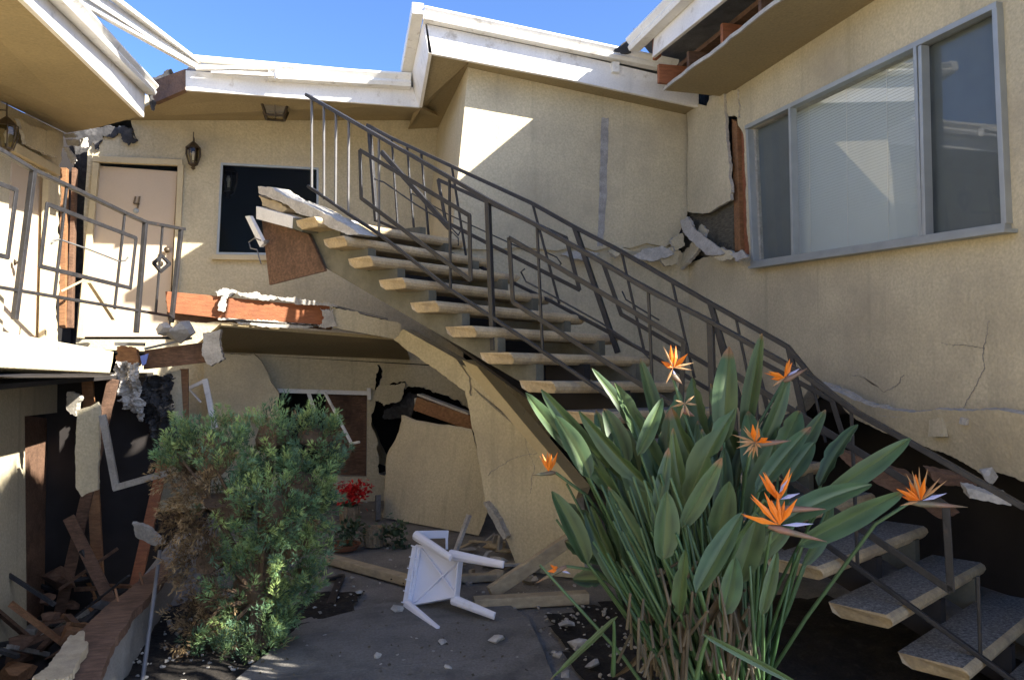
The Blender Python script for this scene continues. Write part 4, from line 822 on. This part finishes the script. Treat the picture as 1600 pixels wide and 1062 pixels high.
# ------------------------------------------------------------------ conifer shrub
def shrub():
    D = 4.45; k = D / FPX; q = random.Random(11)
    base = V((-.3, 4.62, 0)); t = thing('conifer_shrub', 'feathery green conifer shrub with a brown dead left side', 'shrub', base)
    blobs = [(330, 715, 78, 0), (420, 690, 62, .06), (485, 690, 58, .12), (458, 770, 78, .0), (350, 790, 80, -.1), (282, 735, 44, 0), (445, 860, 66, -.05), (318, 880, 52, -.12), (385, 930, 72, -.1), (300, 1000, 40, -.15), (500, 770, 36, .15), (345, 1030, 66, -.12), (430, 960, 42, 0), (285, 820, 40, -.05), (505, 715, 30, .15), (270, 700, 30, 0), (470, 905, 36, 0), (400, 1000, 55, -.1), (420, 800, 60, -.18), (310, 950, 44, -.1)]
    bl_ = [(PD(D + dz)(x, y), r * k) for x, y, r, dz in blobs]
    g = MB()
    for (c, r) in bl_:
        for j in range(1): g.chunk(c + V((.02, .1, 0)), r * .5, int(c.x * 999), 1.0)
    ob('branches', g, 'bark', t)
    g = MB(); rr = [(base, .05), (base + V((.02, 0, .4)), .04), (base + V((.05, .02, .9)), .025), (base + V((.1, .02, 1.2)), .01)]
    g.tube([p for p, _ in rr], [r for _, r in rr], 8)
    for (c, r) in bl_: g.tube([base + V((.02, 0, .3)), (base + V((.02, 0, .5))).lerp(c, .6), c], [.018, .012, .005], 5)
    ob('trunk', g, 'bark', t)
    g = MB(); g.c = []
    cols_g = [(.23, .34, .14), (.16, .27, .13), (.33, .42, .15), (.13, .22, .13)]; cols_b = [(.26, .17, .08), (.34, .24, .12), (.17, .11, .06)]
    tot = sum(r * r for _, r in bl_); NT = 1500
    for (c, r) in bl_:
        for _ in range(int(NT * r * r / tot)):
            d = V((q.gauss(0, 1), q.gauss(0, 1), q.gauss(0, 1))).normalized()
            rr_ = r * (1 + .38 * noise.noise(d * 2.6 + c * 7)) * (q.uniform(.7, 1.0) if q.random() > .06 else q.uniform(1.0, 1.18)); tip0 = c + d * rr_
            if tip0.z < .05 or sum(1 for c2_, r2 in bl_ if (tip0 - c2_).length < r2 * .66): continue
            v = tip0 - CAM; dd = v.dot(FW); px = 800 + FPX * v.dot(RT) / dd; py = 531 - FPX * v.dot(UP) / dd
            nz_ = noise.noise(tip0 * 8); bx_ = (1 if py > 715 else 0) * (1 if px < 305 else (.6 if px < 345 else 0)) * (1 if py < 985 else .5) + nz_ * .38
            dead = bx_ > .5 or q.random() < .03
            ax0 = (d * .8 + V((0, 0, .6 if not dead else -.1)) + V((q.gauss(0, .25), q.gauss(0, .25), q.gauss(0, .25)))).normalized()
            base_c = q.choice(cols_b if dead else cols_g); f0_ = q.uniform(.75, 1.3); SL = q.uniform(.09, .16)
            e1 = ax0.orthogonal().normalized(); e2 = ax0.cross(e1)
            for m_ in range(20 if dead else 34):
                s_ = q.random(); an = q.uniform(0, 6.28); lat = e1 * math.cos(an) + e2 * math.sin(an)
                p = tip0 + ax0 * SL * (s_ - .75) + lat * SL * .34 * (1 - s_ * .8) * q.random() ** .5
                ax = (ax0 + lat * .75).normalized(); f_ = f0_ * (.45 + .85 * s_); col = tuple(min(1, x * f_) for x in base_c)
                u1 = ax.orthogonal().normalized(); u2 = ax.cross(u1); ln = q.uniform(.016, .034)
                for b in range(4):
                    a2 = q.uniform(0, 6.28); l2 = u1 * math.cos(a2) + u2 * math.sin(a2); tp_ = p + ax * ln + l2 * ln * q.uniform(.1, .5); wv = ax.cross(l2) * .0021; n0 = len(g.v)
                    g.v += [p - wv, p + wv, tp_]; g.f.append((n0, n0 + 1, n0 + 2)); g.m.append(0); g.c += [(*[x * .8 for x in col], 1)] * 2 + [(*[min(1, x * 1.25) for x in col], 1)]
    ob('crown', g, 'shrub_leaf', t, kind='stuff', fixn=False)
shrub()

# ------------------------------------------------------------------ bird of paradise
def strelitzia():
    q = random.Random(5); base = V((1.72, 3.12, 0)); t = thing('bird_of_paradise', 'bird of paradise plant with orange flowers and tall paddle leaves', 'plant', base)
    def leaf(tip, bot, wd, fold=.35, tone=1.0, foot=None, twist=0, name='leaf', bend=.05):
        g = MB(); g.c = []; N = 10; ax = (tip - bot); ln = ax.length; ax.normalize()
        view = (CAM - bot).normalized(); sd = ax.cross(view).normalized(); sd = Matrix.Rotation(twist, 3, ax) @ sd; nv = sd.cross(ax).normalized()
        col = V((.040, .076, .026)) * tone * V((1, 1, 1)).length / 1.732; rag_ = q.random() < .45; brown = q.choice([0, 0, 0, .93, .97, .88]); N = 14
        for i in range(N + 1):
            v = i / N; wv = wd * (math.sin(math.pi * min(1, v * .92 + .06)) ** .62) * (1 - .25 * v) if 0 < i < N else wd * .06
            c = bot + ax * ln * v + nv * (bend * math.sin(v * math.pi) - bend * v * v * 1.2) * ln
            for u in (-1, -.5, -.06, 0, .06, .5, 1):
                edge = noise.noise(V((v * 6, u * 2, ln * 50))) * .05 * abs(u)
                p = c + sd * (u * wv * (1 + edge)) + nv * (abs(u) * wv * fold)
                if u == 0: p -= nv * .004
                g.v.append(p); st_ = 1 + .24 * math.sin(v * 75 + abs(u) * 12) + .22 * noise.noise(V((v * 5, u * 3, ln * 70)))
                cc = col * st_ * (.85 + .3 * v) if abs(u) > .1 else V((.095, .14, .055))
                if rag_ and abs(u) == 1: p -= sd * (u * wv * max(0, noise.noise(V((v * 14, u * 3, ln * 90)))) * .8); g.v[-1] = p
                if brown and v > brown: cc = V((.22, .13, .06)) * (1.1 - .3 * abs(u))
                elif abs(u) == 1: cc = V((.07, .115, .05))
                g.c.append((*cc, 1))
        for i in range(N):
            for j in range(6): g.f.append((i * 7 + j, i * 7 + j + 1, (i + 1) * 7 + j + 1, (i + 1) * 7 + j)); g.m.append(0)
        if foot is None: foot = base + V((q.gauss(0, .17), q.gauss(0, .13), 0))
        n0 = len(g.v); mid = foot.lerp(bot, .55) + V((0, 0, .12)) * (bot - foot).length * .5 + (bot - foot).cross(V((0, 0, 1))) * q.uniform(-.05, .05)
        pts = []
        for i in range(8):
            s_ = i / 7; pts.append((foot * (1 - s_) + mid * s_).lerp(mid * (1 - s_) + (bot + ax * .02) * s_, s_))
        g.tube(pts, [.0095 - .004 * i / 7 for i in range(8)], 6); g.c += [(.07, .13, .05, 1)] * (len(g.v) - n0)
        return ob(name, g, 'strelitzia', t, smooth=True, fixn=False)
    K = [((820, 614), (891, 699), 16, 3.35), ((845, 610), (935, 715), 17, 3.25), ((902, 644), (1000, 748), 17, 3.1), ((930, 574), (990, 672), 12, 3.35), ((961, 598), (1010, 700), 18, 3.3), ((1036, 621), (1003, 696), 13, 3.1), ((1045, 640), (1096, 740), 22, 3.2), ((1138, 540), (1132, 665), 22, 3.3), ((1190, 521), (1168, 654), 15, 3.35), ((1143, 636), (1086, 762), 25, 2.95), ((1045, 699), (1026, 800), 13, 2.95), ((1046, 672), (1078, 796), 17, 3.0), ((1236, 587), (1194, 685), 15, 3.35), ((1252, 640), (1220, 702), 20, 3.4), ((1267, 664), (1196, 752), 17, 3.05), ((1272, 690), (1236, 742), 20, 3.15), ((1042, 768), (1036, 856), 24, 2.8), ((1128, 715), (1076, 806), 17, 2.85), ((1140, 752), (1120, 836), 24, 2.9), ((1426, 684), (1310, 762), 18, 3.1), ((1365, 748), (1226, 816), 22, 2.85), ((1412, 768), (1275, 838), 20, 3.0), ((1000, 560), (1032, 668), 15, 3.45), ((1080, 590), (1100, 690), 22, 3.5), ((1060, 610), (1050, 715), 20, 3.45), ((1110, 600), (1150, 710), 18, 3.4), ((1170, 640), (1180, 745), 22, 3.35), ((1210, 690), (1178, 790), 22, 3.2), ((960, 690), (1010, 800), 17, 3.2), ((985, 640), (1035, 745), 18, 3.3), ((925, 690), (985, 780), 15, 3.3), ((1095, 690), (1120, 790), 20, 3.25), ((1160, 800), (1100, 905), 20, 2.75), ((1190, 790), (1160, 890), 22, 2.9), ((1230, 770), (1190, 860), 20, 3.0), ((950, 760), (1000, 850), 15, 3.1), ((880, 665), (950, 760), 15, 3.3), ((1250, 800), (1185, 870), 16, 2.9), ((1205, 640), (1195, 740), 20, 3.4), ((1020, 700), (1060, 800), 18, 3.3), ((870, 786), (925, 830), 22, 3.5), ((882, 845), (935, 870), 20, 3.5), ((895, 905), (945, 905), 18, 3.5), ((860, 1062), (965, 962), 6, 2.9), ((1268, 1080), (1098, 990), 7, 2.6), ((1150, 870), (1130, 960), 20, 2.8), ((1290, 640), (1240, 720), 15, 3.5), ((930, 640), (960, 730), 15, 3.4), ((912, 800), (960, 900), 13, 3.2), ((1070, 860), (1060, 960), 14, 2.75), ((1215, 860), (1190, 960), 12, 2.9)]
    for i, (tp, bt, wp, d) in enumerate(K):
        bt = (tp[0] + (bt[0] - tp[0]) * 1.2, tp[1] + (bt[1] - tp[1]) * 1.2) if tp[1] < 860 else bt; tip, bot = PD(d)(*tp), PD(d + q.uniform(-.1, .06))(*bt); tone = q.uniform(.75, 1.25)
        if 40 <= i <= 42: tone = .35
        fx = base + V(((bt[0] - 1090) / 1600, q.gauss(0, .12), 0)) if tp[1] < 1000 else bot + V((.02, .1, -.25))
        leaf(tip, bot, wp * d / FPX, q.uniform(.15, .55), tone, fx, q.uniform(-.55, .55), bend=q.uniform(-.02, .07))
    for i in range(40):                                    # inner blades that fill the clump, its inner shade put into darker tones
        x = q.gauss(1080, 90); y = q.uniform(630, 820); d = q.uniform(3.15, 3.6); sl_ = (x - 1090) / 130
        leaf(PD(d)(x + sl_ * 40, y), PD(d - .05)(x, y + q.uniform(85, 125)), q.uniform(13, 22) * d / FPX, q.uniform(.2, .6), q.uniform(.5, .95), base + V(((x - 1090) / 1600, q.gauss(0, .14), 0)), q.uniform(-.8, .8))
    g = MB(); g.c = []
    for i in range(150):                                   # bare petioles
        x = q.gauss(1070, 85); d = q.uniform(2.75, 3.5); top = PD(d)(x, q.uniform(740, 900)); ft = base + V(((x - 1080) / 1500 + q.gauss(0, .05), (d - 3.1) * .6 + q.gauss(0, .05), 0)); n0 = len(g.v)
        md = ft.lerp(top, .5) + V((q.gauss(0, .02), q.gauss(0, .02), .02)); g.tube([ft, md, top], [.009, .008, .005], 5); cc = q.choice([(.05, .11, .04), (.08, .14, .06), (.035, .075, .035)]); g.c += [(*cc, 1)] * (len(g.v) - n0)
    ob('stems', g, 'strelitzia', t, kind='stuff', smooth=True, fixn=False)
    for i in range(8):                                     # dead drooping leaves round the base
        x = min(1150, max(1000, q.gauss(1080, 50))); y = q.uniform(890, 1000); d = q.uniform(2.75, 3.3); o = leaf(PD(d)(x + q.gauss(0, 45), y + q.uniform(40, 90)), PD(d)(x, y), q.uniform(5, 10) * d / FPX, q.uniform(.5, 1.2), 1, PD(d)(x, y) + V((0, .05, -.3)), q.uniform(-1, 1), 'dead_leaf', .15)
        for c_ in o.data.color_attributes['col'].data: k_ = q.uniform(.7, 1.2); c_.color = (.085 * k_, .062 * k_, .036 * k_, 1)
    g = MB()
    for i in range(110):                                   # cut old stalks
        x = min(1170, max(985, q.gauss(1085, 60))); d = q.uniform(2.7, 3.2); y = q.uniform(870, 1045); top = PD(d)(x, y)
        ft = V((top.x + q.gauss(0, .03), top.y + q.gauss(0, .04), max(0, top.z - q.uniform(.05, .2)))); g.tube([ft, top], [.006, .005], 5)
    ob('cut_stalks', g, 'dry_stalk', t, kind='stuff', fixn=False)
    def petal(g, a, b, wd):
        ax = b - a; sd = ax.cross(CAM - a).normalized() * wd; nv = sd.cross(ax).normalized() * wd * .5; m_ = a.lerp(b, .45)
        g.add([a, m_ + sd, b, m_ - sd, m_ - nv * 1.2, m_ + nv], [(0, 4, 1), (1, 4, 2), (2, 4, 3), (3, 4, 0), (0, 1, 5), (1, 2, 5), (2, 3, 5), (3, 0, 5)])
    def flower(c, d, petals, beak, dry=(), blue=(), foot=None, size=1):
        P = PD(d); c3 = P(*c); g = MB(); b0, b1 = P(*beak[0]), P(*beak[1])
        g.tube([b0, b0.lerp(b1, .2), b0.lerp(b1, .6), b1], [.006, .013 * size, .009 * size, .001], 8); sp = ob('spathe', g, 'spathe', t, smooth=True)
        n0 = foot or (base + V((q.gauss(0, .12), q.gauss(0, .1), .2))); g = MB(); mid = n0.lerp(b0, .6) + V((0, 0, .1)); g.c = []
        g.tube([n0, n0.lerp(mid, .6), mid.lerp(b0, .5) + V((0, 0, .03)), b0], [.009, .008, .007, .006], 6); g.c = [(.08, .14, .06, 1)] * len(g.v); ob('flower_stalk', g, 'strelitzia', sp, smooth=True)
        for pt in petals:
            g = MB(); petal(g, c3 + V((q.gauss(0, .004), q.gauss(0, .004), 0)), PD(d + q.uniform(-.06, .04))(*pt), .0105 * size); ob('petal', g, 'petal_orange', sp, smooth=False)
        for pt in petals[::2]:
            g = MB(); e_ = PD(d + q.uniform(-.05, .03))(pt[0] + q.uniform(-9, 9), pt[1] + q.uniform(-4, 12)); petal(g, c3, e_, .0055 * size); ob('petal', g, 'petal_orange', sp)
        for pt in dry:
            g = MB(); petal(g, c3, PD(d + q.uniform(-.06, .04))(*pt), .005 * size); ob('dry_petal', g, 'petal_dry', sp)
        for a, b in blue:
            g = MB(); petal(g, P(*a), P(*b), .007 * size); ob('tongue', g, 'petal_blue', sp)
    flower((1219, 820), 2.72, [(1173, 771), (1194, 768), (1160, 805), (1215, 772), (1205, 780), (1246, 778), (1226, 782)], ((1200, 822), (1292, 846)), (), [((1222, 820), (1272, 818))], PD(2.9)(1120, 900))
    flower((1218, 782), 2.76, [(1186, 740), (1192, 737), (1235, 730), (1212, 765)], ((1212, 795), (1290, 795)), (), [((1218, 780), (1250, 770)), ((1217, 770), (1232, 748))], PD(2.9)(1130, 900))
    flower((1052, 574), 3.2, [(1033, 564), (1048, 538), (1056, 540), (1075, 552), (1068, 570)], ((1050, 585), (1066, 600)), [(1086, 566), (1082, 578), (1040, 600), (1036, 540)], [((1052, 578), (1056, 596))])
    flower((1070, 630), 3.2, [], ((1066, 640), (1085, 650)), [(1055, 625), (1062, 655), (1085, 618), (1090, 632), (1078, 652), (1048, 636)])
    flower((1180, 690), 2.95, [(1176, 662), (1186, 668), (1200, 684)], ((1175, 695), (1236, 688)), [(1142, 678), (1150, 690), (1160, 668), (1168, 715), (1176, 718), (1160, 712), (1184, 714), (1150, 700), (1162, 664), (1190, 700), (1185, 656)])
    flower((1226, 590), 3.35, [(1200, 580), (1204, 592), (1238, 566), (1234, 560)], ((1224, 596), (1262, 575)), [(1206, 604), (1240, 590), (1214, 615)], [((1228, 590), (1250, 575))])
    flower((1438, 782), 3.0, [(1400, 763), (1408, 775), (1430, 740), (1445, 745), (1420, 752)], ((1420, 785), (1512, 792)), [(1425, 735), (1450, 730), (1405, 790), (1470, 745), (1415, 738), (1436, 728), (1480, 750)], [((1440, 782), (1480, 770))])
    flower((858, 738), 3.3, [(847, 708), (855, 705), (862, 708), (872, 705)], ((868, 738), (832, 742)), (), (), None, .8)
    flower((872, 890), 3.1, [(860, 884), (855, 892)], ((885, 884), (838, 910)), [(890, 890)], [((872, 888), (892, 896))], None, .8)
strelitzia()

# ------------------------------------------------------------------ rubble
spots = [(560, 925, .03, 'plaster chunk near the black metal strip by the shrub'), (622, 952, .045, 'pale plaster chunk just left of the overturned chair'), (692, 1003, .03, 'plaster chunk in front of the overturned chair leg'), (775, 1000, .05, 'largest plaster chunk on the path near the soil bed edge'), (590, 1025, .028, 'plaster chunk on the foreground path below the chair, nearest the shrub'), (700, 1042, .024, 'plaster chunk at the bottom centre of the path'), (836, 905, .04, 'plaster chunk at the foot of the cracked stair wall'), (655, 905, .03, 'plaster chunk behind the overturned chair beside the left plank')]
for i, (x, y, r, lb) in enumerate(spots):
    g = MB(); g.chunk(PZ(.045)(x, y) + V((0, 0, r * .15)), r, 100 + i, .5); ob('plaster_chunk', g, 'stucco_broken', None, lb, 'rubble', 'plaster chunks on the courtyard floor', bevel=.002)
bs = [(885, 975, .05, 'pale stone at the top of the soil bed by the flat plank'), (905, 1003, .06, 'largest pale stone in the soil bed left of the flowering plant'), (872, 1022, .035, 'small stone at the path edge of the soil bed'), (925, 1036, .045, 'pale stone against the lower stems of the flowering plant'), (884, 1052, .03, 'small stone at the bottom of the soil bed')]
for i, (x, y, r, lb) in enumerate(bs):
    g = MB(); g.chunk(PZ(.06)(x, y), r, 200 + i, .6); ob('stone', g, 'stone', None, lb, 'stone', 'stones in the soil bed', bevel=.003)
g = MB()
for i in range(900):
    x = rnd.uniform(430, 900); y = 760 + 300 * rnd.random() ** 1.3; r = rnd.choice([.003, .004, .005, .007, .011, .016]); p = PZ(.03)(x, y)
    if noise.noise(p * 1.7) > rnd.uniform(-.5, .35): g.chunk(p + V((0, 0, r * .3)), r, i, .6, m=rnd.choice([0, 0, 1, 1, 2]))
ob('plaster_debris', g, ['stucco_broken', 'stone', 'gray_wood'], None, 'plaster crumbs and grit scattered over the courtyard floor', 'debris', kind='stuff')
g = MB()
for i in range(130):
    p = PZ(.045)(rnd.uniform(400, 880), rnd.uniform(880, 1062)); a = rnd.uniform(0, 6.3); d = V((math.cos(a), math.sin(a), 0)) * rnd.uniform(.012, .03); n_ = V((-d.y, d.x, 0)) * .35
    g.add([p, p + d * .5 + n_ + V((0, 0, .004)), p + d + V((0, 0, .006)), p + d * .5 - n_], [(0, 1, 2, 3)])
ob('leaf_litter', g, 'dry_stalk', None, 'small dry leaves scattered over the grey path', 'leaf litter', kind='stuff', fixn=False)
def heap(pl_pts, n, seed, mats, label, zmax=.25, zb=0):
    q = random.Random(seed); g = MB()
    for i in range(n):
        x, y = q.uniform(*pl_pts[0]), q.uniform(*pl_pts[1]); p = PZ(zb + .03)(x, y) + V((0, 0, q.random() ** 2 * zmax)); m_ = q.randrange(len(mats))
        if q.random() < .5:
            d = V((q.gauss(0, 1), q.gauss(0, 1), q.gauss(0, .5))).normalized() * q.uniform(.1, .4); g.bar(p, p + d, q.uniform(.012, .045), q.uniform(.006, .03), m=m_)
        else: g.chunk(p, q.uniform(.03, .12), i + seed, q.uniform(.2, .6), m=m_)
    ob('debris_heap', g, mats, None, label, 'debris', kind='stuff')
heap(((545, 700), (735, 775)), 60, 41, ['gray_wood', 'stucco_broken', 'old_wood', 'tar_paper'], 'heap of splintered lath and plaster along the broken rear wall')
q_ = random.Random(42); g = MB()
for i in range(75):
    p = V((q_.uniform(-2.1, -1.25), q_.uniform(6.0, 7.7), -.6 + q_.random() ** 1.8 * .4)); m_ = q_.choice([0, 0, 0, 1, 2, 3, 3])
    if q_.random() < .6: g.bar(p, p + V((q_.gauss(0, 1), q_.gauss(0, 1), q_.gauss(0, .6))).normalized() * q_.uniform(.2, .6), q_.uniform(.02, .07), q_.uniform(.01, .04), m=m_)
    else: g.chunk(p, q_.uniform(.05, .16), i, q_.uniform(.3, .7), m=m_)
ob('debris_heap', g, ['old_wood', 'gray_wood', 'raw_wood', 'tar_paper'], None, 'dark heap of splintered timber inside the collapsed left ground floor', 'debris', kind='stuff')
for a_, b_, mt_ in (((-1.75, 7.5, -.6), (-1.9, 7.6, 1.44), 'raw_wood'), ((-1.5, 7.3, -.6), (-1.3, 7.7, .7), 'red_wood'), ((-2.1, 7.6, -.6), (-1.65, 7.4, 1.44), 'old_wood'), ((-1.3, 6.6, -.6), (-1.95, 7.3, .3), 'old_wood')):
    g = MB(); g.bar(a_, b_, .04, .09, up=(1, 0, .2)); ob('broken_stud', g, mt_, lf, bevel=.003)
heap(((700, 840), (845, 915)), 40, 43, ['stucco_broken', 'stone', 'lumber'], 'low scatter of plaster lumps behind the white chair', .04)
g = MB()
for i in range(220):
    g.chunk((rnd.uniform(1.35, 2.2), rnd.uniform(2.6, 4.9), .05), rnd.choice([.006, .01, .016]), i, .7)
for i in range(160): g.chunk((rnd.uniform(-.95, -.3), rnd.uniform(3, 5.2), .04), rnd.choice([.006, .01, .016]), i, .7)
ob('bed_gravel', g, 'gray_wood', None, 'small stones and crumbs scattered over the dark soil beds', 'gravel', kind='stuff')
# dark broken boards under the lower stair and at the foot of the right wall
for i, (pts, d) in enumerate((([(1300, 700), (1420, 740), (1500, 800), (1470, 810), (1330, 730)], 4.5), ([(1510, 762), (1578, 775), (1580, 790), (1515, 778)], 4.0), ([(1450, 735), (1530, 748), (1528, 765), (1460, 752)], 4.2))):
    g = MB(); g.prism(L(PD(d), rag(pts, 1.5, 14, i)), (.02, .06, .02)); ob('broken_board', g, ['old_wood', 'stucco_broken', 'old_wood'][i], None, ['dark splintered board under the stair at the foot of the right wall', 'pale plaster slab beneath the lower railing at far right', 'brown scrap of board under the lower railing'][i], 'board')
g = MB(); g.chunk(PX(3.5)(1545, 742), .05, 3, .9); ob('stucco_chunk', g, 'stucco_broken', None, 'pale chunk caught beneath the cracked foot of the right wall', 'rubble')

# ------------------------------------------------------------------ leafy tree at the end of the right wing, just outside the frame; crown shaped to dapple shrub and curb and block sun at lower left
def tree():
    q = random.Random(3); b = V((4.1, .2, 0)); t = thing('leafy_tree', 'leafy green tree at the end of the right wing', 'tree', b)
    g = MB(); g.tube([b, b + V((-.05, .05, 1.4)), b + V((-.2, .15, 2.8)), b + V((-.4, .3, 4.2))], [.13, .10, .08, .03], 8)
    cs = [((3.2, .85, 4.6), .48), ((3.1, .2, 4.35), .65), ((3.2, -.5, 4.4), .7), ((3.8, .5, 4.8), .6), ((3.2, .95, 4.65), .4), ((3.6, -.9, 4.4), .6), ((3.1, -.1, 3.9), .5), ((3.1, .9, 4.95), .36), ((3.1, .2, 4.9), .42), ((3.3, -.5, 4.95), .42), ((3.3, 1.4, 2.5), .45), ((3.2, .7, 2.4), .4), ((3.25, .9, 3.0), .25), ((3.0, -.4, 3.6), .5), ((3.0, .55, 4.9), .38), ((3.1, 1.3, 4.9), .38), ((3.2, -.2, 4.95), .42), ((3.4, -1.1, 5.0), .6), ((3.0, 1.75, 4.9), .34), ((3.0, 2.25, 4.9), .34), ((3.05, 2.75, 4.9), .34), ((3.0, 3.25, 4.9), .32), ((3.1, 3.7, 4.9), .3)]
    for c, r in cs: g.tube([b + V((-.15, .1, 2.4)), (b + V((-.15, .1, 2.8))).lerp(V(c), .6), V(c)], [.04, .025, .01], 5)
    ob('trunk', g, 'bark', t)
    g = MB()
    for c, r in cs:
        for i in range(int(4200 * (r / .6) ** 2)):
            d = V((q.gauss(0, 1), q.gauss(0, 1), q.gauss(0, 1))).normalized(); p = V(c) + d * r * q.random() ** .45
            a = V((q.gauss(0, 1), q.gauss(0, 1), q.gauss(0, .6))).normalized() * .12; s_ = a.cross(V((q.random(), q.random(), 1))).normalized() * .035
            g.add([p, p + a * .5 + s_, p + a, p + a * .5 - s_], [(0, 1, 2, 3)])
    ob('crown', g, 'tree_leaf', t, kind='stuff', fixn=False)
tree()
